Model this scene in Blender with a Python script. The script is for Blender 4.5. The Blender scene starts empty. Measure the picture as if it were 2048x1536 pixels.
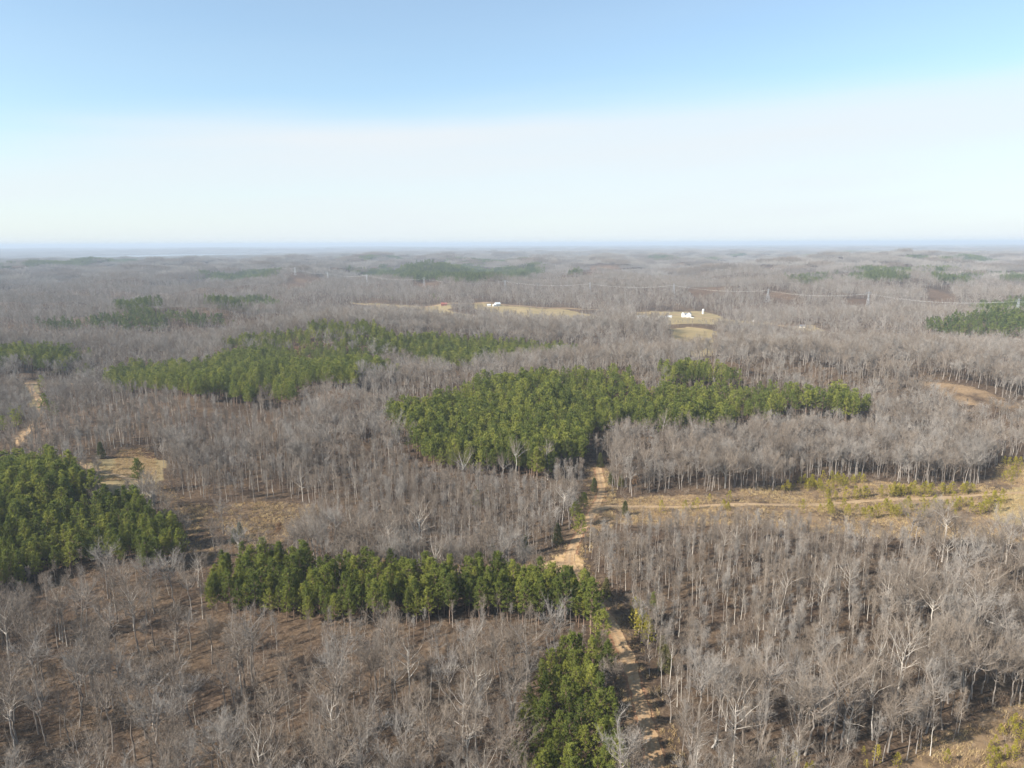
import bpy, math, random
import numpy as np
from mathutils import Matrix, Vector

scene = bpy.context.scene
COL = scene.collection
R = math.radians

# ------------------------------------------------------------------ camera
CAM_H = 110.0
PITCH, ROLL = R(11.2), R(0.22)
cam_data = bpy.data.cameras.new("camera")
cam_data.sensor_width = 36.0
cam_data.lens = 24.98
cam_data.clip_start = 1.0
cam_data.clip_end = 120000.0
cam = bpy.data.objects.new("camera", cam_data)
COL.objects.link(cam)
_f = Vector((0, math.cos(PITCH), -math.sin(PITCH)))
_u = Vector((0, math.sin(PITCH), math.cos(PITCH)))
_r = Vector((1, 0, 0))
_rr = _r * math.cos(ROLL) - _u * math.sin(ROLL)
_uu = _u * math.cos(ROLL) + _r * math.sin(ROLL)
m = Matrix((_rr, _uu, -_f)).transposed().to_4x4()
m.translation = Vector((0, 0, CAM_H))
cam.matrix_world = m
scene.camera = cam

# ------------------------------------------------------------------ sun, sky, exposure
SUN_EL = R(35.0)
SHADOW = Vector((0.90, 0.44))            # direction in which shadows fall on the ground (east, north)
SHADOW.normalize()
to_sun = Vector((-SHADOW.x * math.cos(SUN_EL), -SHADOW.y * math.cos(SUN_EL), math.sin(SUN_EL)))
sun_data = bpy.data.lights.new("sun", 'SUN')
sun_data.energy = 5.0
sun_data.angle = R(0.53)
sun_data.color = (1.0, 0.93, 0.83)
sun = bpy.data.objects.new("sun", sun_data)
COL.objects.link(sun)
sun.rotation_euler = to_sun.to_track_quat('Z', 'Y').to_euler()
sun.location = (0, 0, 400)

world = bpy.data.worlds.new("World")
scene.world = world
world.use_nodes = True
wn, wl = world.node_tree.nodes, world.node_tree.links
wn.clear()


def wnode(t, **kw):
    n = wn.new(t)
    for k, v in kw.items():
        setattr(n, k, v)
    return n


def wmath(op, a, b=None, c=None, clamp=False):
    n = wnode('ShaderNodeMath', operation=op, use_clamp=clamp)
    for i, v in enumerate((a, b, c)):
        if v is None:
            continue
        if isinstance(v, (int, float)):
            n.inputs[i].default_value = v
        else:
            wl.new(v, n.inputs[i])
    return n.outputs[0]


sky = wnode('ShaderNodeTexSky', sky_type='NISHITA', sun_disc=False)
sky.sun_elevation = SUN_EL
sky.sun_rotation = math.atan2(to_sun.x, to_sun.y)
sky.altitude = 200.0
sky.air_density = 1.0
sky.dust_density = 0.6
sky.ozone_density = 1.6
tc = wnode('ShaderNodeTexCoord')
sep = wnode('ShaderNodeSeparateXYZ')
wl.new(tc.outputs['Generated'], sep.inputs[0])
dx, dy, dz = sep.outputs
# a high thin cloud sheet over the northern half of the sky, with long faint streaks
comb = wnode('ShaderNodeCombineXYZ')
wl.new(wmath('MULTIPLY', dx, 1.3), comb.inputs[0])
wl.new(wmath('MULTIPLY', wmath('SUBTRACT', dz, wmath('MULTIPLY', dx, 0.05)), 11.0), comb.inputs[1])
wl.new(dy, comb.inputs[2])
nz = wnode('ShaderNodeTexNoise')
nz.inputs['Scale'].default_value = 1.0
nz.inputs['Detail'].default_value = 3.5
nz.inputs['Roughness'].default_value = 0.5
wl.new(comb.outputs[0], nz.inputs['Vector'])
streak = wmath('SUBTRACT', nz.outputs[0], 0.5)
# sheet edge: dz = 0.178*dy + 0.052*dx
edge = wmath('ADD', wmath('MULTIPLY', dy, 0.178), wmath('MULTIPLY', dx, 0.052))
q = wmath('ADD', wmath('SUBTRACT', edge, dz), wmath('MULTIPLY', streak, 0.085))
mr = wnode('ShaderNodeMapRange', interpolation_type='SMOOTHSTEP')
wl.new(q, mr.inputs[0])
mr.inputs[1].default_value = -0.035
mr.inputs[2].default_value = 0.06
mr.inputs[3].default_value = 0.20
mr.inputs[4].default_value = 0.86
dens = wmath('ADD', mr.outputs[0], wmath('MULTIPLY', wmath('MULTIPLY', mr.outputs[0], streak), 0.75), clamp=True)
mix = wnode('ShaderNodeMix', data_type='RGBA')
wl.new(dens, mix.inputs[0])
tint = wnode('ShaderNodeMix', data_type='RGBA', blend_type='MULTIPLY')
tint.inputs[0].default_value = 1.0
wl.new(sky.outputs[0], tint.inputs[6])
tint.inputs[7].default_value = (0.87, 1.0, 1.0, 1)
wl.new(tint.outputs[2], mix.inputs[6])
mix.inputs[7].default_value = (4.15, 4.45, 4.68, 1)
bg = wnode('ShaderNodeBackground')
bg.inputs[1].default_value = 0.088
wl.new(mix.outputs[2], bg.inputs[0])
wo = wnode('ShaderNodeOutputWorld')
wl.new(bg.outputs[0], wo.inputs[0])

scene.view_settings.view_transform = 'Standard'
scene.view_settings.look = 'None'
scene.view_settings.exposure = 1.22
scene.view_settings.gamma = 1.0
scene.cycles.max_bounces = 5
scene.cycles.diffuse_bounces = 2
scene.cycles.glossy_bounces = 1
scene.cycles.transmission_bounces = 2
scene.cycles.transparent_max_bounces = 8
scene.cycles.volume_bounces = 0
scene.cycles.use_denoising = True
scene.cycles.sample_clamp_indirect = 4.0
# ------------------------------------------------------------------ terrain (metres; camera stands over the origin, looks along +y)
_trng = np.random.default_rng(11)


def _waves(n, l0, l1, amp):
    a = _trng.uniform(0, 2 * np.pi, n)
    l = np.exp(_trng.uniform(np.log(l0), np.log(l1), n))
    return [(2 * np.pi * np.cos(t) / w, 2 * np.pi * np.sin(t) / w, _trng.uniform(0, 6.28), amp) for t, w in zip(a, l)]


W_SMALL = _waves(5, 70, 150, 0.7)
W_MID = _waves(6, 260, 620, 3.2)
W_LARGE = _waves(6, 1100, 2600, 6.5)
W_FAR = _waves(5, 3000, 7000, 8.0)
# hills and hollows: x, y, radius x, radius y, height
BUMPS = [
    (70, 500, 170, 95, 13), (140, 560, 90, 45, 7), (300, 520, 150, 70, 7),          # hill of the big pine plantation
    (-170, 720, 190, 110, 12), (60, 800, 190, 60, 6),        # pine ridge behind it
    (-430, 560, 160, 90, 3), (-470, 1010, 200, 80, 10),
    (250, 1190, 520, 120, -13), (-220, 1330, 330, 110, -12), # valley with the fields
    (600, 850, 260, 100, 8),                                # swell of woods before the valley
    (60, 1720, 620, 200, 8), (560, 1500, 350, 180, 6), (-650, 1750, 420, 200, 8),
    (-250, 3300, 900, 420, 14), (-1700, 3400, 600, 400, 9), (1700, 3000, 900, 400, 9),
    (-120, 150, 90, 50, -3), (200, 160, 70, 50, -3), (320, 215, 80, 40, 4), (-260, 330, 90, 60, 3),
]

LAKE_BASIN = [(-4000, 7900, 800, 700, -32), (-3900, 9600, 1100, 1200, -32), (-4800, 6700, 900, 260, -26), (-4400, 7300, 600, 500, -20)]


def sstep(a, b, x):
    t = np.clip((x - a) / (b - a), 0, 1)
    return t * t * (3 - 2 * t)


def height(x, y):
    x = np.asarray(x, float)
    y = np.asarray(y, float)
    r = np.hypot(x, y)
    z = np.zeros_like(r)
    calm = 1 - 0.85 * np.exp(-((x - 150) / 750) ** 2 - ((y - 1200) / 420) ** 2)
    for waves, s in ((W_SMALL, 0.5 + 0.9 * sstep(150, 500, r) * (1 - sstep(2500, 5000, r)) * calm),
                     (W_MID, (0.30 + 1.05 * sstep(300, 1000, r) + 0.8 * sstep(1500, 2600, r) * (1 - sstep(5500, 9500, r))) * calm),
                     (W_LARGE, 1.0 * sstep(900, 3000, r) * (1 - 0.7 * sstep(3500, 6500, r))), (W_FAR, 0.5 * sstep(4000, 9000, r))):
        w = np.zeros_like(r)
        for kx, ky, ph, a in waves:
            w += a * np.sin(kx * x + ky * y + ph)
        z += w * s
    for bx, by, sx, sy, h in BUMPS:
        z += h * np.exp(-((x - bx) / sx) ** 2 - ((y - by) / sy) ** 2)
    # broad lowland round the lake in the west, and the lake's own basin
    low = np.exp(-(np.abs((x + 4700) / 3000) ** 4) - np.abs((y - 7200) / 3000) ** 4)
    z = z * (1 - 0.95 * low) - 17 * low
    for bx, by, sx, sy, h in LAKE_BASIN:
        z += h * np.exp(-((x - bx) / sx) ** 2 - ((y - by) / sy) ** 2)
    return z


LAKE_Z = -24.0
# ------------------------------------------------------------------ layout, in metres on the ground
PINES = {
    'hill_plantation': [[-71.1,395.6],[-58.2,416.8],[-39.5,443.6],[-8.1,474.9],[26.6,490.2],[61.2,487.5],[80.7,474.5],[82.3,458.4],[83.7,438.2],[97.3,443.3],[129.6,456.5],[154.6,452.9],[185.4,448.6],[213.4,452.8],[223.9,424.9],[201.8,420.2],[175.8,423.7],[153.1,419.5],[121.1,402.4],[106.3,390.3],[78.0,390.4],[64.5,395.0],[50.6,386.3],[43.1,381.4],[39.3,358.8],[35.4,337.3],[19.8,337.2],[16.3,314.9],[3.6,318.4],[-5.9,327.1],[-20.5,332.7],[-42.1,330.2],[-52.2,347.1],[-60.5,372.2],[-68.4,390.6]],
    'hill_crest': [[104.1,495.8],[137.3,511.8],[156.9,492.5],[161.2,473.0],[128.3,476.4],[102.7,468.6]],
    'ridge_back': [[-278.3,660.5],[-275.3,702.5],[-234.2,714.4],[-191.6,707.6],[-160.5,702.2],[-142.6,712.2],[-114.4,692.5],[-106.9,674.7],[-153.9,671.6],[-201.7,671.7],[-245.9,661.7]],
    'ridge_middle': [[-179.7,660.2],[-142.9,663.9],[-107.3,677.5],[-62.7,715.4],[-12.0,713.9],[23.4,712.8],[44.3,723.2],[68.8,710.7],[41.5,677.3],[17.0,658.4],[-11.3,665.5],[-36.2,605.1],[-61.8,602.3],[-95.4,627.1],[-128.2,636.0]],
    'ridge_front': [[-262.2,609.1],[-251.7,639.4],[-218.4,663.6],[-179.2,658.0],[-145.5,631.8],[-108.9,602.1],[-89.5,547.5],[-111.7,514.1],[-109.6,472.2],[-142.3,479.3],[-138.8,455.4],[-150.9,452.1],[-170.7,491.5],[-165.6,438.6],[-187.6,446.9],[-209.7,453.4],[-265.0,510.4],[-317.0,549.6],[-341.9,590.7],[-325.1,620.5],[-286.8,595.7],[-257.6,597.7]],
    'stand_west': [[-474.0,615.6],[-460.5,633.5],[-434.9,649.2],[-411.2,670.2],[-392.3,651.6],[-392.1,608.4],[-406.0,591.0],[-442.3,571.7]],
    'stand_northwest': [[-619.9,911.8],[-592.5,930.1],[-548.0,910.1],[-538.4,893.2],[-584.9,896.7]],
    'stand_northwest_b': [[-560.3,920.7],[-528.3,946.1],[-483.0,950.0],[-447.3,922.2],[-443.4,892.7],[-488.5,882.7],[-531.0,902.8]],
    'stand_northwest_c': [[-457.4,944.5],[-416.5,949.2],[-367.2,932.3],[-392.9,922.6],[-436.4,919.3]],
    'stand_north': [[-439.3,1004.8],[-527.6,1360.7],[-451.0,1345.4],[-427.1,1285.5],[-387.6,1015.9]],
    'stand_north_b': [[-712.6,1234.1],[-691.0,1274.0],[-485.6,969.6],[-508.3,959.9],[-683.9,1212.6]],
    'west_plantation': [[-290.7,362.4],[-258.2,346.7],[-242.2,334.2],[-213.4,316.2],[-188.8,294.2],[-175.7,282.5],[-182.5,278.9],[-179.8,267.7],[-191.9,268.0],[-207.2,251.2]],
    'west_plantation_b': [[-212.4,259.1],[-191.1,261.9],[-175.9,259.3],[-170.1,265.8],[-163.8,274.1],[-153.8,276.3],[-132.7,257.7],[-113.6,238.0],[-112.8,231.1],[-121.2,223.1],[-142.7,229.7],[-155.3,227.6],[-161.6,218.9],[-162.9,208.9],[-169.1,200.5]],
    'strip': [[-99.0,210.7],[-95.7,220.4],[-77.4,220.7],[-55.6,213.3],[-41.8,208.1],[-25.9,206.5],[-13.2,204.6],[2.2,203.9],[9.0,200.3],[17.2,197.2],[21.1,188.8],[22.8,178.6],[17.5,184.2],[3.4,184.6],[-3.7,187.3],[-18.1,188.6],[-32.4,187.7],[-46.8,187.6],[-55.2,186.9],[-66.3,185.7],[-72.9,192.3],[-81.3,194.9],[-93.1,197.4]],
    'roadside': [[7.9,154.3],[13.2,161.1],[19.6,164.7],[21.9,157.7],[19.9,148.3],[20.2,138.4],[21.9,135.9],[21.9,127.1],[20.5,116.9],[4.1,117.8],[5.9,127.4],[1.0,132.1],[1.9,140.7],[5.5,146.5]],
    'east_block': [[490.7,853.0],[570.2,873.3],[646.3,895.8],[680.4,873.4],[597.2,762.4],[568.4,783.8],[542.1,801.1],[507.0,817.7]],
    'east_block_b': [[753.0,1162.2],[885.9,1232.7],[954.2,1230.0],[879.3,1129.6],[609.0,919.0]],
    'far_a': [[-945.0,2143.3],[-934.7,2265.2],[-871.3,2677.4],[-641.0,1937.4],[-826.9,2143.7],[-898.0,2135.0]],
    'far_b': [[-552.8,2458.2],[-532.6,2914.9],[-449.6,2898.5],[-255.1,2250.3],[-278.3,3256.0],[-135.3,3087.0],[31.4,2678.3],[179.1,2966.2],[93.9,2373.3],[-50.9,1690.1],[-106.9,1645.4],[-176.5,1768.6],[-295.3,1898.8],[-486.6,2466.4]],
    'far_c': [[688.8,1842.0],[901.2,2033.3],[875.7,1967.6],[756.6,1881.8]],
    'far_d': [[599.0,1520.6],[822.0,1912.5],[824.4,1861.6],[624.5,1499.6]],
    'far_e': [[890.7,1916.0],[1037.5,2023.0],[886.9,1638.9],[886.1,1590.7],[834.8,1591.4],[795.9,1637.4]],
    'far_f': [[942.4,1605.0],[1228.1,2011.5],[1274.7,2030.2],[1260.6,1968.6],[1035.8,1646.0],[964.2,1594.0]],
    'far_g': [[1203.2,1747.2],[1532.0,2144.2],[1624.7,2125.5],[1370.7,1790.1]],
    'far_h': [[1669.4,3058.3],[2024.6,3329.6],[2427.3,3546.3],[2080.1,3198.8],[1657.2,2723.2]],
    'far_i': [[-1802.0,2641.2],[-2626.1,4192.8],[-2254.3,4376.2],[-1826.4,3495.0],[-1781.2,2937.7],[-1766.9,2641.6]],
    'far_j': [[-2121.0,2874.5],[-2724.5,3837.3],[-1812.0,2614.9],[-1850.3,2603.4],[-2094.6,2836.4]],
    'far_k': [[-1038.5,4125.9],[-750.9,3577.7],[-625.6,4446.8],[-589.2,4402.0],[-680.8,3466.9]],
    'far_l': [[156.9,2109.7],[207.7,2105.7],[211.6,2071.3],[167.3,2056.3]],
    'far_m': [[945.6,2008.3],[1260.6,2333.1],[1580.2,2216.0],[1899.2,2488.2],[1566.5,2195.7],[1181.4,2053.0]],
    'far_n': [[-362.4,3651.7],[-67.9,4249.8],[91.0,3553.3],[-142.2,3248.7]],
    'far_o': [[773.5,4179.4],[1204.2,4377.6],[1149.0,3974.6],[773.2,3516.8]],
    'far_p': [[-1241.2,4934.0],[-1180.5,5277.1],[-809.4,3505.2]],
}
OPEN = {
    'sand_junction': [[10.2,226.3],[15.1,237.0],[22.7,242.3],[25.9,233.8],[24.2,221.4],[26.8,207.4],[21.4,209.3],[17.2,221.2]],
    'east_scrub': [[41.6,295.4],[61.9,304.1],[94.3,299.7],[135.6,325.0],[149.9,330.5],[167.4,326.5],[193.1,316.7],[214.4,317.1],[243.1,339.0],[296.8,369.8],[206.0,251.3],[165.4,252.9],[129.2,256.4],[91.9,259.7],[53.6,261.4],[39.5,265.2]],
    'southeast_scrub': [[40.8,111.3],[54.4,118.3],[67.3,121.3],[93.4,142.7],[110.5,149.8],[143.7,163.2],[100.7,110.5]],
    'west_field': [[-206.8,328.0],[-203.1,336.3],[-191.1,346.1],[-176.0,345.8],[-159.2,298.8],[-170.1,294.7],[-179.2,295.6]],
    'west_field_b': [[-193.5,311.3],[-186.9,315.6],[-204.7,352.7],[-191.3,361.6],[-185.5,356.1],[-169.7,320.0],[-182.8,310.2]],
    'west_bank': [[-171.2,316.2],[-157.3,311.1],[-141.1,295.3],[-127.8,289.5],[-104.0,237.7],[-111.8,237.3],[-145.8,289.0],[-169.3,310.0]],
    'brush_gap': [[-127.8,289.5],[-110.2,294.3],[-87.6,291.7],[-81.0,283.1],[-84.5,243.6],[-100.0,241.4]],
    'valley_field': [[198.5,893.5],[223.2,899.3],[247.9,858.4],[164.7,574.2],[174.9,691.6],[165.1,725.5]],
    'valley_a': [[-323.9,1428.3],[-261.3,1414.2],[-138.0,1370.1],[-52.8,1185.0],[-53.1,1103.2],[-95.9,1105.0],[-182.4,1276.0],[-277.5,1394.7]],
    'valley_b': [[-72.3,1404.9],[-12.9,1374.2],[98.1,1309.7],[150.3,1210.1],[121.5,1035.7],[75.4,1110.4],[-20.2,1225.3],[-68.8,1334.2]],
    'valley_c': [[217.3,1253.0],[334.5,1263.2],[357.1,1217.4],[332.4,989.4],[314.3,955.3],[258.9,926.0],[202.0,934.9],[170.2,980.1]],
    'east_meadow': [[194.9,274.1],[229.7,312.3],[255.2,315.5],[213.5,262.8],[201.3,267.3]],
    'hill_gap': [[89.9,493.8],[98.9,500.5],[94.8,468.7],[88.9,462.2]],
    'ridge_gap': [[-215.3,691.5],[-207.3,689.5],[-193.5,645.9],[-197.9,642.3]],
    'cut_a': [[879.3,1529.2],[949.3,1556.6],[799.2,1283.7],[742.9,1266.9]],
    'cut_b': [[617.9,1322.2],[675.3,1354.0],[619.2,1231.5],[583.0,1227.7]],
    'cut_c': [[-430.9,3585.2],[-342.9,3712.9],[-264.5,3224.4],[-255.3,2252.6]],
    'cut_d': [[-549.4,1683.0],[-643.6,2135.9],[-584.7,2081.6],[-582.6,2242.1],[-509.4,1907.1],[-478.8,1621.3]],
    'cut_e': [[493.0,1418.1],[540.2,1412.4],[536.8,1329.7],[494.0,1314.1]],
    'cut_f': [[369.7,1524.9],[446.7,1534.4],[445.9,1494.9],[355.4,1384.5]],
    'cut_g': [[-262.7,1853.2],[-196.3,1837.3],[-165.6,1656.9],[-216.4,1691.6]],
    'cut_h': [[165.3,2454.7],[338.5,3105.7],[428.7,2843.0],[224.8,2059.5]],
    'road_gap': [[38.1,256.7],[31.1,262.1],[38.0,332.3],[43.4,336.2],[45.9,314.7]],
    'east_trail': [[293.6,501.7],[318.6,489.8],[336.7,452.1],[331.7,444.9],[298.5,458.5],[290.4,495.8]],
    'far_west_opening': [[-397.8,563.6],[-386.6,571.2],[-331.2,490.2],[-331.9,481.7],[-348.9,499.7]],
}
POLE = {
    'centre': [[-91.0,321.0],[-66.1,340.3],[-36.1,339.9],[-6.1,336.7],[39.5,346.7],[36.0,293.9],[17.2,242.0],[-4.4,232.2],[-39.2,230.9],[-72.6,237.9],[-102.2,249.7],[-111.4,268.7],[-96.7,279.3]],
    'east': [[35.8,274.7],[97.0,274.1],[134.8,267.4],[128.8,232.3],[108.6,187.1],[83.3,157.5],[63.1,149.9],[34.6,144.1],[34.8,185.2],[28.8,217.5]],
    'northwest': [[-316.6,453.3],[-283.1,507.8],[-175.1,463.0],[-122.0,416.4],[-117.6,345.4],[-146.2,328.5],[-180.0,354.3],[-257.7,378.6]],
    'south_patch': [[-96.4,208.7],[-48.5,194.4],[-19.1,199.0],[-3.8,192.4],[-31.1,178.0],[-64.4,178.5],[-87.8,191.4]],
}
DENSE = {
    'northeast': [[47.1,390.7],[115.1,422.5],[225.4,462.1],[370.0,477.6],[299.7,381.1],[223.3,327.3],[141.0,332.5],[63.2,310.7],[41.3,339.5]],
}
SPARSE = {
    'southwest': [[-176.5,213.1],[-113.2,232.3],[-90.0,196.8],[-46.8,186.3],[2.1,189.2],[4.4,166.0],[0.3,124.8],[-116.6,127.5]],
    'east_floor': [[126.7,228.2],[174.3,248.1],[204.0,240.7],[160.7,185.2],[134.9,187.4],[114.9,193.4]],
}
ROADS = {
    'main_track': [[[28.3,120.9],[29.4,128.5],[29.9,135.7],[30.1,147.5],[30.0,157.2],[30.0,171.0],[28.7,184.5],[26.7,198.3],[24.3,209.5],[21.2,220.6],[19.8,232.6],[23.2,247.6],[28.5,263.6],[34.4,280.4],[40.3,306.1],[42.5,329.1],[43.1,346.7]],3.5],
    'east_track': [[[34.4,280.4],[42.5,286.3],[58.8,287.8],[79.7,285.9],[112.3,287.9],[149.7,298.8],[183.1,299.3],[209.5,302.5],[232.4,303.3],[255.5,306.9]],3.2],
    'west_track': [[[20.0,231.2],[12.9,229.2],[2.5,225.9],[-12.7,222.8],[-29.5,222.1],[-45.2,225.5],[-58.1,229.7]],2.6],
    'field_track': [[[-211.1,331.2],[-202.8,325.1],[-194.5,320.9],[-183.5,317.7],[-171.1,313.6]],2.4],
    'far_west_track': [[[-393.6,568.3],[-375.3,545.0],[-351.1,515.2],[-330.6,486.0],[-312.8,454.6],[-285.1,403.3],[-270.2,374.9]],4.0],
    'crossing_track': [[[-431.9,555.6],[-393.6,568.3],[-373.2,582.2],[-349.4,598.6]],3.0],
    'valley_road': [[[-321.7,1418.2],[-187.2,1378.2],[-62.4,1402.5],[-3.3,1379.9],[98.6,1316.4],[224.1,1241.4],[315.6,1189.9],[356.6,978.2],[379.1,930.9]],5.0],
}
SHRUB_PINE = [[[[98.0,297.3],[122.6,309.6],[145.7,309.7],[158.6,317.9],[169.3,320.6],[149.5,329.4],[137.4,323.4],[105.9,301.2]],45],[[[138.5,303.7],[170.9,305.5],[210.8,307.9],[207.8,303.2],[173.2,301.5],[141.2,299.6]],60],[[[112.0,281.4],[156.0,289.4],[186.0,293.0],[213.1,291.4],[204.1,278.2],[180.4,276.5],[150.8,275.0],[127.0,277.2]],70],[[[244.4,340.9],[262.6,349.6],[245.9,322.1],[227.7,312.7]],14],[[[104.2,140.1],[119.7,147.9],[106.2,125.8],[97.9,128.0]],34],[[[54.5,132.5],[78.8,136.3],[94.4,135.1],[89.1,126.3],[51.9,125.2]],14],[[[35.4,195.7],[41.8,199.3],[36.8,174.5],[32.6,174.0]],9],[[[59.3,290.4],[94.2,292.0],[89.7,277.2],[61.1,278.4]],10]]
ROADSIDE_PINES = [[22.6,188.2],[23.2,183.3],[22.2,168.0],[24.0,162.3],[24.0,173.1],[25.1,247.7],[24.0,261.6],[29.3,275.3],[-14.7,283.0],[0.3,129.3],[1.9,129.2],[4.8,125.0],[41.1,191.6],[24.1,204.8],[23.1,210.2]]
PINE_SINGLES = [[-314.7,433.8],[-289.6,402.4],[-287.3,390.8],[-306.5,455.6],[-285.0,430.3],[-359.1,533.4],[-369.6,596.8],[-368.9,606.5],[-387.2,594.9],[-398.6,586.9],[-398.5,593.2],[-354.4,592.4],[-324.3,447.8],[-326.0,440.9],[-311.7,438.8],[-166.5,302.3],[35.0,367.5],[33.4,363.9],[37.0,360.3],[-20.3,324.8],[-28.8,327.2],[-35.1,330.1],[-15.3,321.4],[-4.9,336.7],[-9.5,324.9],[-24.0,346.0],[-63.7,372.3],[-61.6,368.1],[-53.3,356.3],[-73.9,657.3],[-238.6,1427.1],[-155.0,1422.7],[-145.1,1403.5]]
CEDARS = [[29.2,205.2],[-202.9,337.3],[50.6,315.0],[36.9,305.3],[46.3,318.3],[-104.4,250.5],[-104.8,256.6],[-7.0,230.8],[4.4,238.7],[38.8,163.7],[40.0,172.2],[44.2,343.0],[16.6,246.5],[46.2,275.9]]
ORANGE = [[75.5,149.0],[68.7,142.0],[76.5,145.5],[-134.3,385.1],[-87.7,251.3],[55.2,304.3],[21.0,298.6],[-93.2,245.2],[94.8,339.3],[-55.8,227.1]]
PALE = [[-96.3,345.8],[-38.2,132.4],[-8.6,141.3],[127.3,186.8],[97.9,189.0],[126.1,206.8],[87.8,155.4],[79.8,139.5],[96.0,158.3],[-9.3,167.2],[0.2,162.0],[-4.5,310.8],[-21.0,305.7],[-15.6,302.6],[16.6,320.7],[1.2,320.8],[84.7,386.8],[107.8,187.0],[88.1,186.5],[77.9,189.9],[-132.3,189.2],[-93.3,177.7],[-39.0,141.3],[-54.0,138.8],[75.8,225.6],[69.8,222.5],[-10.6,157.1],[-24.6,150.9]]
LOGS = [[-203.2,338.7],[-122.6,383.4],[114.8,189.2],[125.7,199.2],[141.1,190.3],[-137.9,383.3],[43.9,136.5],[129.5,196.6]]
HOUSES = {
    'gable_house': [298.8,1196.7],
    'gable_wing': [289.3,1199.1],
    'long_shed': [211.8,1153.8],
    'shed_b': [230.8,1097.5],
    'shed_c': [245.8,1112.9],
    'farmhouse': [-27.4,1374.0],
    'small_shed': [-43.7,1372.2],
    'red_barn': [-130.7,1375.1],
    'white_post': [332.9,1236.4],
    'cottage_e': [502.3,827.5],
    'cottage_f': [381.5,928.8],
    'cottage_g': [347.6,1013.1],
    'far_white': [-1200.6,2448.6],
    'far_white_b': [-1379.8,2855.1],
    'van': [299.9,1177.3],
    'long_house_d': [238.4,1181.5],
}
PYLONS = [[666.6,937.1,28.2],[572.5,1144.9,38.5],[473.1,1317.6,25.4],[316.1,1394.6,30.1],[163.1,1491.1,26.8],[-14.6,1589.9,24.0],[-208.4,1707.3,24.0],[-368.2,1823.2,30.2],[-498.6,1947.2,31.7],[-622.8,2068.3,24.0]]
# ------------------------------------------------------------------ helpers
def in_poly(poly, x, y):
    p = np.asarray(poly)
    inside = np.zeros(x.shape, bool)
    x0, y0 = p[:, 0].min(), p[:, 1].min()
    x1, y1 = p[:, 0].max(), p[:, 1].max()
    k = np.nonzero((x >= x0) & (x <= x1) & (y >= y0) & (y <= y1))[0]
    if len(k) == 0:
        return inside
    xs, ys = x[k], y[k]
    res = np.zeros(len(k), bool)
    j = len(p) - 1
    for i in range(len(p)):
        xi, yi = p[i]
        xj, yj = p[j]
        c = ((yi > ys) != (yj > ys)) & (xs < (xj - xi) * (ys - yi) / ((yj - yi) or 1e-9) + xi)
        res ^= c
        j = i
    inside[k] = res
    return inside


def dist_line(pts, x, y):
    p = np.asarray(pts)
    d = np.full(x.shape, 1e9)
    for a, b in zip(p[:-1], p[1:]):
        ab = b - a
        t = np.clip(((x - a[0]) * ab[0] + (y - a[1]) * ab[1]) / max(ab @ ab, 1e-6), 0, 1)
        d = np.minimum(d, np.hypot(x - a[0] - t * ab[0], y - a[1] - t * ab[1]))
    return d


_nw = np.random.default_rng(5)
_NP = [(_nw.normal(0, 1, 2), _nw.uniform(0, 6.28)) for _ in range(9)]


def noise2(x, y, scale, seed=0):
    """smooth wandering field, about -1..1"""
    v = np.zeros(np.shape(x))
    for i, (k, ph) in enumerate(_NP):
        v = v + np.sin((k[0] * x + k[1] * y) / scale * 1.6 + ph + seed * 1.7 * (i + 1))
    return v / 4.0


def mesh_obj(name, verts, faces, mats, parent=None, mat_idx=None, smooth=False):
    me = bpy.data.meshes.new(name)
    me.from_pydata([tuple(v) for v in verts], [], faces)
    for mt in (mats if isinstance(mats, (list, tuple)) else [mats]):
        me.materials.append(mt)
    if mat_idx is not None:
        me.polygons.foreach_set('material_index', np.asarray(mat_idx, np.int32))
    if smooth:
        me.polygons.foreach_set('use_smooth', np.ones(len(me.polygons), bool))
    me.update()
    o = bpy.data.objects.new(name, me)
    if parent is not None:
        o.parent = parent
    return o


def link(o):
    COL.objects.link(o)
    return o


def tag(o, label=None, cat=None, group=None, kind=None):
    if label:
        o['label'] = label
    if cat:
        o['category'] = cat
    if group:
        o['group'] = group
    if kind:
        o['kind'] = kind
    return o


# ------------------------------------------------------------------ materials
def new_mat(name):
    mt = bpy.data.materials.new(name)
    mt.use_nodes = True
    nt = mt.node_tree
    b = nt.nodes['Principled BSDF']
    b.inputs['Roughness'].default_value = 0.9
    b.inputs['Specular IOR Level'].default_value = 0.2
    return mt, nt, b


def N(nt, t, **kw):
    n = nt.nodes.new(t)
    for k, v in kw.items():
        setattr(n, k, v)
    return n


def ramp(nt, fac, stops):
    n = N(nt, 'ShaderNodeValToRGB')
    e = n.color_ramp.elements
    while len(e) < len(stops):
        e.new(0.5)
    for el, (p, c) in zip(e, stops):
        el.position = p
        el.color = (*c, 1)
    nt.links.new(fac, n.inputs[0])
    return n.outputs[0]


def noise_node(nt, scale, detail=4.0, vec=None, rough=0.55):
    n = N(nt, 'ShaderNodeTexNoise')
    n.inputs['Scale'].default_value = scale
    n.inputs['Detail'].default_value = detail
    n.inputs['Roughness'].default_value = rough
    if vec is not None:
        nt.links.new(vec, n.inputs['Vector'])
    return n.outputs[0]


def mixc(nt, fac, a, b, blend='MIX'):
    n = N(nt, 'ShaderNodeMix', data_type='RGBA', blend_type=blend)
    for i, v in ((0, fac), (6, a), (7, b)):
        if isinstance(v, (int, float)):
            n.inputs[i].default_value = v
        elif isinstance(v, tuple):
            n.inputs[i].default_value = (*v, 1)
        else:
            nt.links.new(v, n.inputs[i])
    return n.outputs[2]


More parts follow.
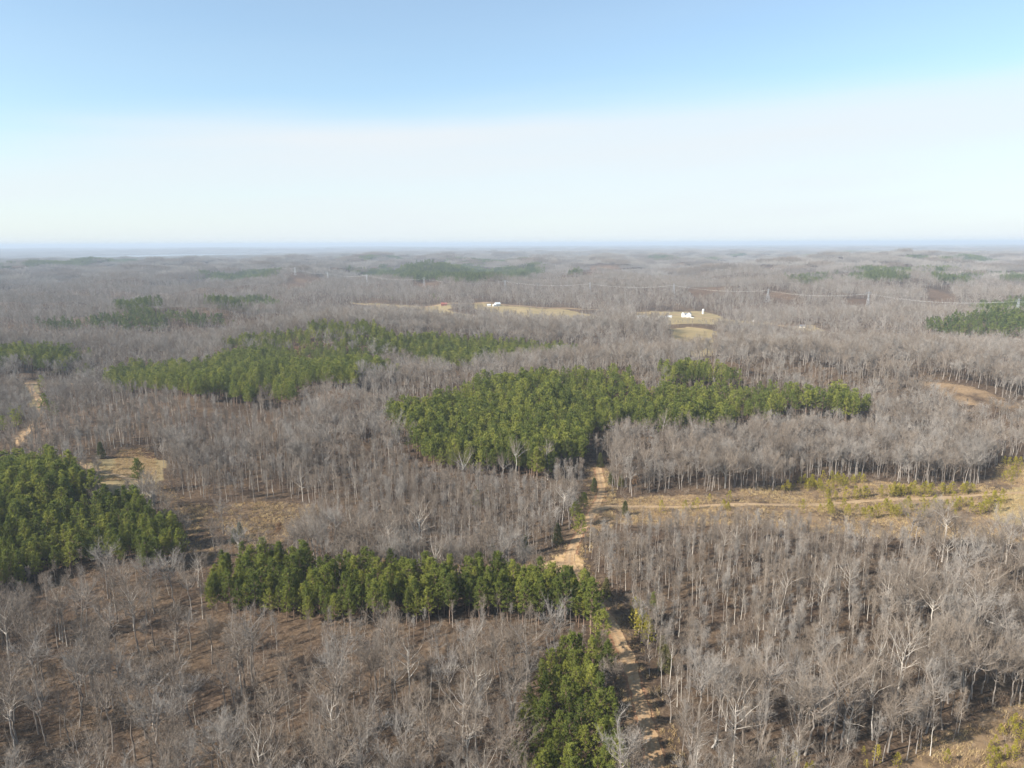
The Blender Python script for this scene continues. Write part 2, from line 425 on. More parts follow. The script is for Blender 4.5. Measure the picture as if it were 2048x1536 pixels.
def nmath(nt, op, a, b=0.0, clamp=False):
    n = N(nt, 'ShaderNodeMath', operation=op, use_clamp=clamp)
    for i, v in enumerate((a, b)):
        if isinstance(v, (int, float)):
            n.inputs[i].default_value = v
        else:
            nt.links.new(v, n.inputs[i])
    return n.outputs[0]


def bark_mat(name, c0, c1):
    mt, nt, b = new_mat(name)
    oi = N(nt, 'ShaderNodeObjectInfo')
    t = N(nt, 'ShaderNodeTexCoord')
    nz_ = noise_node(nt, 1.3, 3, t.outputs['Object'])
    f = nmath(nt, 'ADD', nmath(nt, 'MULTIPLY', oi.outputs['Random'], 0.6), nmath(nt, 'MULTIPLY', nz_, 0.5), True)
    nt.links.new(ramp(nt, f, [(0.1, c0), (0.95, c1)]), b.inputs['Base Color'])
    return mt


BARK_PALE = bark_mat('bark_pale', (0.34, 0.30, 0.26), (0.54, 0.50, 0.44))
BARK_GREY = bark_mat('bark_grey', (0.14, 0.120, 0.103), (0.30, 0.265, 0.232))
BARK_BROWN = bark_mat('bark_brown', (0.085, 0.067, 0.053), (0.18, 0.148, 0.122))
BARK_PINE = bark_mat('bark_pine', (0.16, 0.105, 0.075), (0.26, 0.185, 0.135))
TWIG_GREY = bark_mat('twigs_grey', (0.155, 0.137, 0.118), (0.308, 0.278, 0.245))
TWIG_BROWN = bark_mat('twigs_brown', (0.122, 0.097, 0.075), (0.240, 0.196, 0.154))
TWIG_BRUSH = bark_mat('brush_twigs', (0.100, 0.068, 0.048), (0.215, 0.155, 0.108))
DEADWOOD = bark_mat('weathered_wood', (0.30, 0.27, 0.235), (0.52, 0.48, 0.42))


def leaf_mat(name, stops, transl=0.22, rough=0.75):
    mt, nt, b = new_mat(name)
    oi = N(nt, 'ShaderNodeObjectInfo')
    t = N(nt, 'ShaderNodeTexCoord')
    nz_ = noise_node(nt, 0.9, 3, t.outputs['Object'])
    f = nmath(nt, 'ADD', nmath(nt, 'MULTIPLY', oi.outputs['Random'], 0.55), nmath(nt, 'MULTIPLY', nz_, 0.6), True)
    c = ramp(nt, f, stops)
    nt.links.new(c, b.inputs['Base Color'])
    b.inputs['Roughness'].default_value = rough
    tr = N(nt, 'ShaderNodeBsdfTranslucent')
    nt.links.new(c, tr.inputs[0])
    mx = N(nt, 'ShaderNodeMixShader')
    mx.inputs[0].default_value = transl
    nt.links.new(b.outputs[0], mx.inputs[1])
    nt.links.new(tr.outputs[0], mx.inputs[2])
    nt.links.new(mx.outputs[0], nt.nodes['Material Output'].inputs[0])
    return mt


NEEDLE = leaf_mat('pine_needles', [(0.15, (0.070, 0.094, 0.021)), (0.55, (0.165, 0.192, 0.038)), (0.95, (0.320, 0.318, 0.062))], 0.33)
NEEDLE_FAR = leaf_mat('pine_needles_dark', [(0.15, (0.054, 0.080, 0.024)), (0.55, (0.110, 0.140, 0.036)), (0.95, (0.195, 0.216, 0.050))], 0.33)
NEEDLE_YOUNG = leaf_mat('young_pine_needles', [(0.15, (0.22, 0.21, 0.030)), (0.55, (0.33, 0.29, 0.042)), (0.95, (0.43, 0.36, 0.066))], 0.42)
CEDAR = leaf_mat('cedar_foliage', [(0.15, (0.085, 0.098, 0.034)), (0.6, (0.135, 0.140, 0.050)), (0.95, (0.19, 0.168, 0.068))], 0.2)
DRY_LEAF = leaf_mat('dry_oak_leaves', [(0.15, (0.22, 0.12, 0.055)), (0.6, (0.33, 0.19, 0.09)), (0.95, (0.42, 0.27, 0.14))])
STRAW = leaf_mat('dry_grass_blades', [(0.15, (0.26, 0.175, 0.085)), (0.55, (0.40, 0.29, 0.145)), (0.95, (0.52, 0.41, 0.22))])


def flat_mat(name, c, rough=0.7, metal=0.0, var=0.12):
    mt, nt, b = new_mat(name)
    t = N(nt, 'ShaderNodeTexCoord')
    nz_ = noise_node(nt, 2.0, 4, t.outputs['Object'])
    lo = tuple(max(0, v * (1 - var)) for v in c)
    hi = tuple(min(1, v * (1 + var)) for v in c)
    nt.links.new(ramp(nt, nz_, [(0.3, lo), (0.7, hi)]), b.inputs['Base Color'])
    b.inputs['Roughness'].default_value = rough
    b.inputs['Metallic'].default_value = metal
    return mt


WHITE = flat_mat('white_siding', (0.66, 0.65, 0.62), 0.6, 0, 0.04)
CREAM = flat_mat('cream_siding', (0.66, 0.62, 0.53), 0.7, 0, 0.05)
ROOF_GREY = flat_mat('grey_roofing', (0.16, 0.17, 0.19), 0.7)
ROOF_TIN = flat_mat('pale_tin_roofing', (0.62, 0.65, 0.66), 0.45, 0.3, 0.06)
RED = flat_mat('red_barn_boards', (0.24, 0.085, 0.065), 0.8)
GLASS = flat_mat('window_glass', (0.03, 0.04, 0.05), 0.1)
STEEL = flat_mat('galvanised_steel', (0.36, 0.37, 0.38), 0.5, 0.4, 0.05)
WIRE = flat_mat('bright_aluminium_wire', (0.70, 0.70, 0.68), 0.35, 0.3, 0.02)

# ------------------------------------------------------------------ masks on the ground
def open_mask(x, y, wob=4.0):
    xx = x + wob * noise2(x, y, 13, 1)
    yy = y + wob * noise2(x, y, 13, 2)
    m_ = np.zeros(x.shape, bool)
    for k, p in OPEN.items():
        m_ |= in_poly(p, xx, yy)
    return m_


def pine_mask(x, y, wob=4.0):
    r_ = np.hypot(x, y)
    w_ = np.where(r_ < 300, 1.3, np.clip(wob * r_ / 350, wob, 25))
    xx = x + w_ * noise2(x, y, 17, 3)
    yy = y + w_ * noise2(x, y, 17, 4)
    m_ = np.zeros(x.shape, bool)
    for p in PINES.values():
        m_ |= in_poly(p, xx, yy)
    # other plantations far out, as scattered patches
    far = (r_ > 5200) & (noise2(x * 0.45, y, 420, 6) > 1.02) & (x > -2600)
    return m_ | far


def any_poly(d, x, y, wob=5.0):
    xx = x + wob * noise2(x, y, 21, 7)
    yy = y + wob * noise2(x, y, 21, 8)
    m_ = np.zeros(x.shape, bool)
    for p in d.values():
        m_ |= in_poly(p, xx, yy)
    return m_


def road_dist(x, y):
    d = np.full(x.shape, 1e9)
    for pts, w in ROADS.values():
        p = np.asarray(pts)
        k = np.nonzero((x > p[:, 0].min() - 30) & (x < p[:, 0].max() + 30) & (y > p[:, 1].min() - 30) & (y < p[:, 1].max() + 30))[0]
        if len(k):
            d[k] = np.minimum(d[k], dist_line(pts, x[k], y[k]) - w / 2)
    return d


def main_road_dist(x, y):
    d = np.full(x.shape, 1e9)
    for k in ('main_track', 'east_track', 'far_west_track'):
        d = np.minimum(d, dist_line(ROADS[k][0], x, y) - ROADS[k][1] / 2)
    return d


def near_house(x, y, rad=16.0):
    m_ = np.zeros(x.shape, bool)
    for hx, hy in HOUSES.values():
        # the yard, open towards the fields south of the house
        m_ |= (np.abs(x - hx) < rad) & (y > hy - rad * 2.4) & (y < hy + rad * 0.7)
    return m_


def south_of(mask_fn, x, y, steps):
    """true where something to keep in sight lies a little north of the point"""
    r_ = np.maximum(np.hypot(x, y), 1.0)
    m_ = np.zeros(x.shape, bool)
    for st in steps:
        m_ |= mask_fn(x + x / r_ * st, y + y / r_ * st)
    return m_
# ------------------------------------------------------------------ the ground sheet
def ground_material():
    mt, nt, b = new_mat('leaf_litter_ground')
    g = N(nt, 'ShaderNodeNewGeometry')
    pos = g.outputs['Position']
    fine = noise_node(nt, 0.75, 9, pos, 0.82)
    mid_ = noise_node(nt, 0.06, 5, pos, 0.6)
    litter = ramp(nt, fine, [(0.34, (0.020, 0.014, 0.010)), (0.5, (0.066, 0.045, 0.031)), (0.66, (0.150, 0.106, 0.072))])
    tan = ramp(nt, fine, [(0.30, (0.12, 0.080, 0.047)), (0.55, (0.23, 0.160, 0.095)), (0.75, (0.33, 0.245, 0.150))])
    base = mixc(nt, ramp(nt, mid_, [(0.42, (0, 0, 0)), (0.75, (0.35, 0.35, 0.35))]), litter, tan)

    def at_(n):
        a = N(nt, 'ShaderNodeAttribute')
        a.attribute_name = n
        return a.outputs['Fac']

    def soft(n):
        a = nmath(nt, 'ADD', at_(n), nmath(nt, 'MULTIPLY', nmath(nt, 'SUBTRACT', fine, 0.5), 0.9))
        mr_ = N(nt, 'ShaderNodeMapRange', interpolation_type='SMOOTHSTEP')
        nt.links.new(a, mr_.inputs[0])
        mr_.inputs[1].default_value = 0.3
        mr_.inputs[2].default_value = 0.75
        return nmath(nt, 'MULTIPLY', mr_.outputs[0], nmath(nt, 'GREATER_THAN', at_(n), 0.02))

    tan2 = mixc(nt, ramp(nt, mid_, [(0.35, (0, 0, 0)), (0.55, (0.95, 0.95, 0.95))]), litter, tan)
    c = mixc(nt, soft('scrub'), base, tan2)
    grass = ramp(nt, mid_, [(0.3, (0.165, 0.130, 0.066)), (0.55, (0.25, 0.190, 0.100)), (0.75, (0.30, 0.215, 0.115))])
    grass = mixc(nt, 0.35, grass, ramp(nt, fine, [(0.3, (0.12, 0.11, 0.05)), (0.7, (0.31, 0.245, 0.14))]))
    c = mixc(nt, soft('grass'), c, grass)
    clay = ramp(nt, fine, [(0.3, (0.18, 0.080, 0.042)), (0.55, (0.29, 0.155, 0.085)), (0.8, (0.38, 0.245, 0.15))])
    c = mixc(nt, soft('clay'), c, clay)
    sand = ramp(nt, fine, [(0.25, (0.28, 0.17, 0.088)), (0.6, (0.43, 0.30, 0.168)), (0.85, (0.52, 0.385, 0.235))])
    c = mixc(nt, soft('sand'), c, sand)
    nt.links.new(c, b.inputs['Base Color'])
    b.inputs['Roughness'].default_value = 1.0
    b.inputs['Specular IOR Level'].default_value = 0.05
    bp = N(nt, 'ShaderNodeBump')
    bp.inputs['Strength'].default_value = 0.6
    bp.inputs['Distance'].default_value = 0.35
    nt.links.new(fine, bp.inputs['Height'])
    nt.links.new(bp.outputs[0], b.inputs['Normal'])
    return mt


_az = np.concatenate([np.arange(-180, -48, 6.0), np.arange(-48, 48.01, 0.35), np.arange(54, 180.1, 6.0)])
_az[-1] = 180.0
_rr_ = np.concatenate([[0.5, 20, 40, 60, 80], np.exp(np.arange(math.log(95), math.log(25000), 0.0062)), [27000.0, 31000.0, 37000.0, 46000.0]])
AZ, RR = np.meshgrid(np.radians(_az), _rr_)
GX, GY = RR * np.sin(AZ), RR * np.cos(AZ)
GZ = height(GX, GY)
_lr = np.log(_rr_)


def ground_z(x, y):
    """height of the ground sheet itself (interpolated on its own grid)"""
    x = np.asarray(x, float)
    y = np.asarray(y, float)
    a = np.degrees(np.arctan2(x, y))
    r_ = np.clip(np.hypot(x, y), 0.6, 25400)
    i = np.clip(np.searchsorted(_rr_, r_) - 1, 0, len(_rr_) - 2)
    j = np.clip(np.searchsorted(_az, a) - 1, 0, len(_az) - 2)
    u_ = (r_ - _rr_[i]) / (_rr_[i + 1] - _rr_[i])
    v_ = (a - _az[j]) / (_az[j + 1] - _az[j])
    return (GZ[i, j] * (1 - u_) * (1 - v_) + GZ[i + 1, j] * u_ * (1 - v_) + GZ[i, j + 1] * (1 - u_) * v_ + GZ[i + 1, j + 1] * u_ * v_)


nr, na = RR.shape
V = np.stack([GX.ravel(), GY.ravel(), GZ.ravel()], 1).astype(np.float32)
I, J = np.meshgrid(np.arange(nr - 1), np.arange(na - 1), indexing='ij')
a0 = (I * na + J).ravel()
quads = np.stack([a0, a0 + 1, a0 + na + 1, a0 + na], 1)[:, ::-1].astype(np.int32)
me = bpy.data.meshes.new('ground')
me.vertices.add(len(V))
me.vertices.foreach_set('co', V.ravel())
me.loops.add(quads.size)
me.loops.foreach_set('vertex_index', quads.ravel())
me.polygons.add(len(quads))
me.polygons.foreach_set('loop_start', np.arange(0, quads.size, 4, dtype=np.int32))
me.polygons.foreach_set('loop_total', np.full(len(quads), 4, np.int32))
me.update(calc_edges=True)
if me.polygons[len(quads) // 2].normal.z < 0:
    me.flip_normals()
me.polygons.foreach_set('use_smooth', np.ones(len(quads), bool))
fx, fy = GX.ravel(), GY.ravel()


def attr(n, v):
    me.attributes.new(n, 'FLOAT', 'POINT').data.foreach_set('value', np.asarray(v, np.float32))


def polys(names):
    return any_poly({k: OPEN[k] for k in names}, fx, fy, 1.5).astype(float)


_rd = road_dist(fx, fy)
_md = dist_line(ROADS['main_track'][0], fx, fy) - 1.7
_verge = np.clip(1 - (_rd - 0.5) / 5.0, 0, 1)
attr('scrub', np.maximum(np.maximum(polys(['east_scrub', 'southeast_scrub', 'road_gap', 'east_trail']) * 0.8, polys(['west_bank', 'brush_gap']) * 0.4), _verge * 0.75))
attr('grass', np.maximum(polys(['west_field', 'valley_field', 'valley_a', 'valley_b', 'valley_c', 'east_meadow', 'far_west_opening']), near_house(fx, fy, 16) * 0.9))
attr('clay', np.maximum.reduce([polys([k for k in OPEN if k.startswith('cut_')]) * 0.36, polys(['hill_gap', 'ridge_gap', 'west_field_b']) * 0.45, polys(['road_gap']) * 0.35, np.clip(0.62 - _md / 4.0, 0, 1)]))
attr('sand', polys(['sand_junction']))
me.materials.append(ground_material())
ground = link(bpy.data.objects.new('ground', me))
tag(ground, 'rolling brown leaf-covered ground under the winter woods', None, None, 'structure')


# ------------------------------------------------------------------ dirt tracks, draped just above the ground
def track_material(name, c_lo, c_mid, c_hi, crown):
    mt, nt, b = new_mat(name)
    uv = N(nt, 'ShaderNodeUVMap')
    sp = N(nt, 'ShaderNodeSeparateXYZ')
    nt.links.new(uv.outputs[0], sp.inputs[0])
    g = N(nt, 'ShaderNodeNewGeometry')
    fine = noise_node(nt, 1.1, 6, g.outputs['Position'], 0.7)
    big = noise_node(nt, 0.12, 3, g.outputs['Position'])
    c = ramp(nt, nmath(nt, 'ADD', nmath(nt, 'MULTIPLY', fine, 0.6), nmath(nt, 'MULTIPLY', big, 0.4)), [(0.32, c_lo), (0.52, c_mid), (0.70, c_hi)])
    # a grassy ridge between the two wheel ruts
    d = nmath(nt, 'ABSOLUTE', nmath(nt, 'SUBTRACT', sp.outputs[0], 0.5))
    k = nmath(nt, 'ADD', nmath(nt, 'SUBTRACT', 0.15, d), nmath(nt, 'MULTIPLY', nmath(nt, 'SUBTRACT', fine, 0.5), 0.4))
    k = nmath(nt, 'MULTIPLY', nmath(nt, 'MULTIPLY', k, 12.0, True), crown)
    edge_ = nmath(nt, 'MULTIPLY', nmath(nt, 'ADD', nmath(nt, 'SUBTRACT', d, 0.40), nmath(nt, 'MULTIPLY', nmath(nt, 'SUBTRACT', fine, 0.5), 0.6)), 7.0, True)
    k = nmath(nt, 'MAXIMUM', k, nmath(nt, 'MULTIPLY', edge_, 0.85))
    c = mixc(nt, k, c, ramp(nt, fine, [(0.3, (0.17, 0.115, 0.07)), (0.7, (0.36, 0.26, 0.155))]))
    nt.links.new(c, b.inputs['Base Color'])
    b.inputs['Roughness'].default_value = 1.0
    b.inputs['Specular IOR Level'].default_value = 0.05
    bp = N(nt, 'ShaderNodeBump')
    bp.inputs['Strength'].default_value = 0.5
    bp.inputs['Distance'].default_value = 0.2
    nt.links.new(fine, bp.inputs['Height'])
    nt.links.new(bp.outputs[0], b.inputs['Normal'])
    return mt


DIRT = track_material('orange_clay_track', (0.20, 0.122, 0.066), (0.33, 0.222, 0.124), (0.47, 0.355, 0.220), 0.9)
DRYTRACK = track_material('dry_grass_track', (0.20, 0.135, 0.078), (0.29, 0.208, 0.124), (0.38, 0.29, 0.182), 0.7)


def smooth_line(pts, step):
    p = np.asarray(pts, float)
    out = []
    n = len(p)
    for i in range(n - 1):
        p0, p1, p2, p3 = p[max(i - 1, 0)], p[i], p[i + 1], p[min(i + 2, n - 1)]
        k = max(2, int(np.linalg.norm(p2 - p1) / step))
        for t in np.arange(k) / k:
            out.append(0.5 * (2 * p1 + (p2 - p0) * t + (2 * p0 - 5 * p1 + 4 * p2 - p3) * t * t + (3 * p1 - p0 - 3 * p2 + p3) * t ** 3))
    out.append(p[-1])
    return np.array(out)


def make_track(name, pts, width, mat, label, step=1.6, lift=0.07):
    c = smooth_line(pts, step)
    d = np.gradient(c, axis=0)
    d /= np.linalg.norm(d, axis=1)[:, None] + 1e-9
    nrm = np.stack([-d[:, 1], d[:, 0]], 1)
    rng = np.random.default_rng(len(pts))
    s = np.arange(len(c))
    w = width * (1 + 0.12 * np.sin(s * 0.21 + 1) + 0.08 * np.sin(s * 0.53))
    K = 7
    vs, uvs = [], []
    for j in range(K):
        u_ = j / (K - 1)
        ed = rng.normal(0, 0.10, len(c)) * width * 0.5 if j in (0, K - 1) else 0
        off = (u_ - 0.5) * w + ed
        x, y = c[:, 0] + nrm[:, 0] * off, c[:, 1] + nrm[:, 1] * off
        z = ground_z(x, y) + lift + (-0.05 if abs(abs(u_ - 0.5) - 0.25) < 0.1 else 0.03)
        vs.append(np.stack([x, y, z], 1))
        uvs.append(np.full(len(c), u_))
    vs = np.stack(vs, 1).reshape(-1, 3)
    faces = [(i * K + j, i * K + j + 1, (i + 1) * K + j + 1, (i + 1) * K + j) for i in range(len(c) - 1) for j in range(K - 1)]
    o = mesh_obj(name, vs, faces, mat, smooth=True)
    me_ = o.data
    if me_.polygons[0].normal.z < 0:
        me_.flip_normals()
    ul = me_.uv_layers.new(name='UVMap')
    uu_ = np.stack(uvs, 1).ravel()
    li = np.empty(len(me_.loops), np.int32)
    me_.loops.foreach_get('vertex_index', li)
    ul.data.foreach_set('uv', np.stack([uu_[li], (li // K) * 0.3], 1).astype(np.float32).ravel())
    link(o)
    tag(o, label, None, None, 'structure')
    return o


make_track('dirt_road', *ROADS['main_track'], DIRT, 'rutted orange dirt track climbing through the woods from the lower edge', lift=0.09)
make_track('dirt_road', *ROADS['east_track'], DRYTRACK, 'straight tan track crossing the scrub strip', lift=0.07)
make_track('dirt_road', *ROADS['west_track'], DRYTRACK, 'faint pale track running behind the pine strip', lift=0.06)
make_track('dirt_road', *ROADS['field_track'], DRYTRACK, 'short pale track along the edge of the small left field', lift=0.06)
make_track('dirt_road', *ROADS['far_west_track'], DIRT, 'short curving clay track at the far edge of the woods', lift=0.12)
make_track('dirt_road', *ROADS['crossing_track'], DRYTRACK, 'thin orange track crossing the top of the curving clay track', lift=0.18)
make_track('road', *ROADS['valley_road'], DRYTRACK, 'pale country road along the farm valley', 3.0, 0.35)

# ------------------------------------------------------------------ the lake far off to the west
wm, wnt, wb = new_mat('lake_water')
wb.inputs['Base Color'].default_value = (0.10, 0.16, 0.20, 1)
wb.inputs['Roughness'].default_value = 0.12
wb.inputs['Specular IOR Level'].default_value = 0.6
_bp = N(wnt, 'ShaderNodeBump')
_bp.inputs['Strength'].default_value = 0.15
_g = N(wnt, 'ShaderNodeNewGeometry')
wnt.links.new(noise_node(wnt, 0.15, 4, _g.outputs['Position']), _bp.inputs['Height'])
wnt.links.new(_bp.outputs[0], wb.inputs['Normal'])
lk = np.array([(-2600, 6000), (-2200, 9600), (-4500, 10600), (-9000, 10500), (-9500, 7500), (-6500, 5800)], float)
link(tag(mesh_obj('lake', [(x, y, LAKE_Z) for x, y in lk], [tuple(range(len(lk)))], wm), 'pale lake lying low at the far left horizon', None, None, 'structure'))
# ------------------------------------------------------------------ tree shapes
class Shape:
    def __init__(self):
        self.v, self.f = [], []

    def tube(self, pts, rad, sides):
        pts = np.asarray(pts, float)
        n = len(pts)
        d = np.gradient(pts, axis=0)
        base = len(self.v)
        for i in range(n):
            t = d[i] / (np.linalg.norm(d[i]) + 1e-9)
            a = np.cross(t, (0.31, 0.83, 0.46) if abs(t[2]) > 0.8 else (0, 0, 1))
            a /= np.linalg.norm(a) + 1e-9
            b = np.cross(t, a)
            for k in range(sides):
                w = 2 * math.pi * k / sides
                self.v.append(pts[i] + rad[i] * (a * math.cos(w) + b * math.sin(w)))
        for i in range(n - 1):
            for k in range(sides):
                k2 = (k + 1) % sides
                self.f.append((base + i * sides + k, base + i * sides + k2, base + (i + 1) * sides + k2, base + (i + 1) * sides + k))

    def blade(self, p, d, l, w, side):
        """one tapering sliver from p along d"""
        s = np.cross(d, side)
        s = s / (np.linalg.norm(s) + 1e-9) * (w / 2)
        b = len(self.v)
        self.v += [p - s, p + s, p + d * l]
        self.f.append((b, b + 1, b + 2))


def unit(v):
    return v / (np.linalg.norm(v) + 1e-9)


def limb_path(p, d, L, n, rng, up=0.35, wig=0.12):
    pts = [p]
    d = unit(d)
    for i in range(n):
        d = unit(d + np.array([0, 0, up / n]) + rng.normal(0, wig, 3))
        p = p + d * (L / n)
        pts.append(p)
    return np.array(pts)


def at_path(path, s):
    s = min(max(s, 0), 0.999) * (len(path) - 1)
    i = int(s)
    return path[i] + (path[i + 1] - path[i]) * (s - i), unit(path[i + 1] - path[i])


def hardwood(seed, H, form, lod):
    """bare broadleaf tree; lod 0 near ... 3 far. Returns wood Shape (trunk and limbs) and crown Shape (branches and twigs)"""
    rng = np.random.default_rng(seed)
    wood, crown = Shape(), Shape()
    pole = form == 'pole'
    r0 = H * (0.0085 if pole else 0.0120) * rng.uniform(0.85, 1.15) * (1.0, 1.05, 1.1, 2.0)[lod]
    n = (9, 6, 4, 3)[lod]
    top = H * (0.93 if pole else rng.uniform(0.62, 0.80))
    lean = rng.normal(0, 0.02 if pole else 0.05, 2)
    bow = rng.normal(0, 0.12 if pole else 0.35, 2)
    tp = [np.zeros(3)]
    for i in range(n):
        t = (i + 1) / n
        w = rng.normal(0, 0.08 if pole else 0.13, 2) * min(1, t * 2) + bow * math.sin(3.1 * t)
        tp.append(np.array([lean[0] * top * t + w[0], lean[1] * top * t + w[1], top * t]))
    tp[0][2] = -0.8
    tp = np.array(tp)
    tr = r0 * np.linspace(1, 0.25 if pole else 0.42, n + 1)
    tr[0] *= 1.25
    wood.tube(tp, tr, (7, 5, 4, 3)[lod])
    cb = rng.uniform(0.42, 0.6) if pole else rng.uniform(0.30, 0.58)
    nl = ((15, 9, 6, 3) if pole else (13, 9, 6, 4))[lod]
    spread = H * (0.15 if pole else rng.uniform(0.23, 0.42))
    if lod >= 2 and not pole:
        spread, cb = H * rng.uniform(0.34, 0.46), rng.uniform(0.22, 0.34)
    az = rng.uniform(0, 6.28)
    tw_n = ((800, 420, 140, 40) if pole else (1500, 820, 250, 60))[lod]
    tw_w = ((0.032, 0.056, 0.15, 0.42))[lod]
    tw_l = ((0.75, 1.45), (0.9, 1.9), (1.3, 2.6), (2.2, 4.0))[lod]
    ends = []
    for i in range(nl):
        t = cb / (top / H) + (1 - cb / (top / H)) * ((i + rng.uniform(0.1, 0.9)) / nl)
        t = min(t, 0.985)
        p, td = at_path(tp, t)
        az += 2.4 + rng.normal(0, 0.4)
        el = R(rng.uniform(30, 50) + 25 * t) if pole else R(rng.uniform(4, 46) + 26 * t * t)
        d = np.array([math.cos(az) * math.cos(el), math.sin(az) * math.cos(el), math.sin(el)])
        L = spread * rng.uniform(0.75, 1.25) * (1.15 - 0.45 * t) / max(0.55, math.cos(el)) * (0.75 if pole else 0.9)
        L = min(L, (H - p[2]) * 1.1 + 1.0)
        path = limb_path(p, d, L, (5, 3, 2, 2)[lod], rng, 0.5, 0.10 if pole else 0.2)
        rr0 = np.interp(t, np.linspace(0, 1, n + 1), tr) * rng.uniform(0.5, 0.75)
        wood.tube(path, rr0 * np.linspace(1, 0.22, len(path)), (5, 4, 3, 3)[lod])
        ends.append((path, rr0, L, 1.0))
        nb = ((4, 3, 2, 0) if pole else (8, 5, 3, 0))[lod]
        for b in range(nb):
            s = rng.uniform(0.25, 1.0)
            q, qd = at_path(path, s)
            bd = unit(qd + rng.normal(0, 0.62, 3) + np.array([0, 0, 0.22]))
            bl = L * rng.uniform(0.28, 0.5) * (1.15 - 0.5 * s)
            bp = limb_path(q, bd, bl, (3, 2, 1, 1)[lod], rng, 0.35, 0.16)
            br = rr0 * (1 - 0.75 * s) * 0.55 + 0.012
            (crown if lod == 0 else crown).tube(bp, br * np.linspace(1, 0.3, len(bp)), 3)
            ends.append((bp, br, bl, 1.4))
    ends.append((tp[int(len(tp) * 0.7):], 0.05, top * 0.25, 0.8))
    w = np.array([e[2] * e[3] for e in ends])
    cnt = rng.multinomial(tw_n, w / w.sum())
    for (path, rr0, L, _), c in zip(ends, cnt):
        for _ in range(c):
            s = 1 - rng.uniform(0, 1) ** 1.6 * 0.85
            p, d = at_path(path, s)
            d = unit(d * 0.8 + rng.normal(0, 0.62, 3) + np.array([0, 0, 0.32]))
            p = p + rng.normal(0, 0.10 * (1 + lod), 3)
            l = rng.uniform(*tw_l) * (0.8 if pole else 1.0)
            crown.blade(p, d, l, tw_w * rng.uniform(0.7, 1.3), rng.normal(0, 1, 3))
            if lod <= 1 and rng.random() < 0.5:
                q = p + d * l * rng.uniform(0.35, 0.9)
                crown.blade(q, unit(d + rng.normal(0, 0.6, 3)), l * 0.6, tw_w * 0.7, rng.normal(0, 1, 3))
    return wood, crown


def pine(seed, H, lod, slim=1.0, bushy=False):
    rng = np.random.default_rng(seed)
    wood, crown = Shape(), Shape()
    n = (7, 5, 3, 2)[lod]
    tp = np.array([[rng.normal(0, 0.08), rng.normal(0, 0.08), H * 0.97 * i / n] for i in range(n + 1)])
    tp[0] = (0, 0, -0.6)
    wood.tube(tp, H * 0.0105 * np.linspace(1.1, 0.12, n + 1), (6, 5, 3, 3)[lod])
    cb = rng.uniform(0.02, 0.10) if bushy else rng.uniform(0.22, 0.40)
    nw = (13, 10, 7, 5)[lod]
    rmax = H * (0.30 if bushy else 0.205) * slim
    az = rng.uniform(0, 6.28)
    side_gain = [(rng.uniform(0, 6.28), rng.uniform(0.1, 0.3)) for _ in range(2)]
    for i in range(nw):
        t = cb + (1 - cb) * ((i + rng.uniform(0.2, 0.8)) / nw) ** 0.92
        u_ = (t - cb) / (1 - cb)
        prof = (1 - u_) ** 0.68 * (0.60 + 0.40 * min(1, u_ * 4.0)) + 0.045
        nb = max(3, int(round((6.5, 5.5, 4, 3)[lod] * (0.75 + 0.5 * rng.random()))))
        for b in range(nb):
            az += 6.28 / nb + rng.normal(0, 0.30)
            g = 1 + sum(a * math.cos(az - ph) for ph, a in side_gain)
            L = rmax * prof * rng.uniform(0.62, 1.22) * g
            el = R(rng.uniform(2, 26) + 34 * u_)
            p, _ = at_path(tp, t)
            p = p + np.array([0, 0, rng.normal(0, H * 0.012)])
            d = np.array([math.cos(az) * math.cos(el), math.sin(az) * math.cos(el), math.sin(el)])
            path = limb_path(p, d, L, 3 if lod == 0 else 2, rng, 0.45, 0.06)
            if lod == 0:
                wood.tube(path, H * 0.0022 * np.linspace(1.2, 0.35, len(path)), 3)
            nc = max(1, int(round(L / (0.62, 0.95, 1.5, 2.4)[lod])) + (0 if lod else 1))
            for k in range(nc):
                s = 1.0 if k == 0 else rng.uniform(0.35, 0.98)
                q, qd = at_path(path, s)
                q = q + rng.normal(0, (0.16, 0.22, 0.30, 0.45)[lod], 3) * min(1.0, H / 12)
                nb_ = (15, 9, 6, 4)[lod]
                lw = ((0.42, 0.70, 0.10, 0.19), (0.55, 0.95, 0.22, 0.36), (0.8, 1.4, 0.45, 0.75), (1.4, 2.4, 0.9, 1.5))[lod]
                sc = min(1.0, H / 10) ** 0.8
                out_ = unit(np.array([q[0], q[1], 0.0]) + 1e-3)
                face = out_ * 0.75 + np.array([0, 0, 0.75])
                for _ in range(nb_):
                    dd = unit(qd * 0.75 + rng.normal(0, 0.75, 3) + np.array([0, 0, 0.40]))
                    crown.blade(q - dd * 0.1, dd, rng.uniform(lw[0], lw[1]) * sc, rng.uniform(lw[2], lw[3]) * sc, face + rng.normal(0, 0.45, 3))
    q = tp[-1]
    for _ in range((26, 14, 6, 4)[lod]):
        dd = unit(np.array([0, 0, 1.0]) + rng.normal(0, 0.45, 3))
        crown.blade(q - dd * rng.uniform(0, 0.9), dd, rng.uniform(0.5, 0.9), 0.16 + 0.1 * lod, rng.normal(0, 1, 3))
    return wood, crown


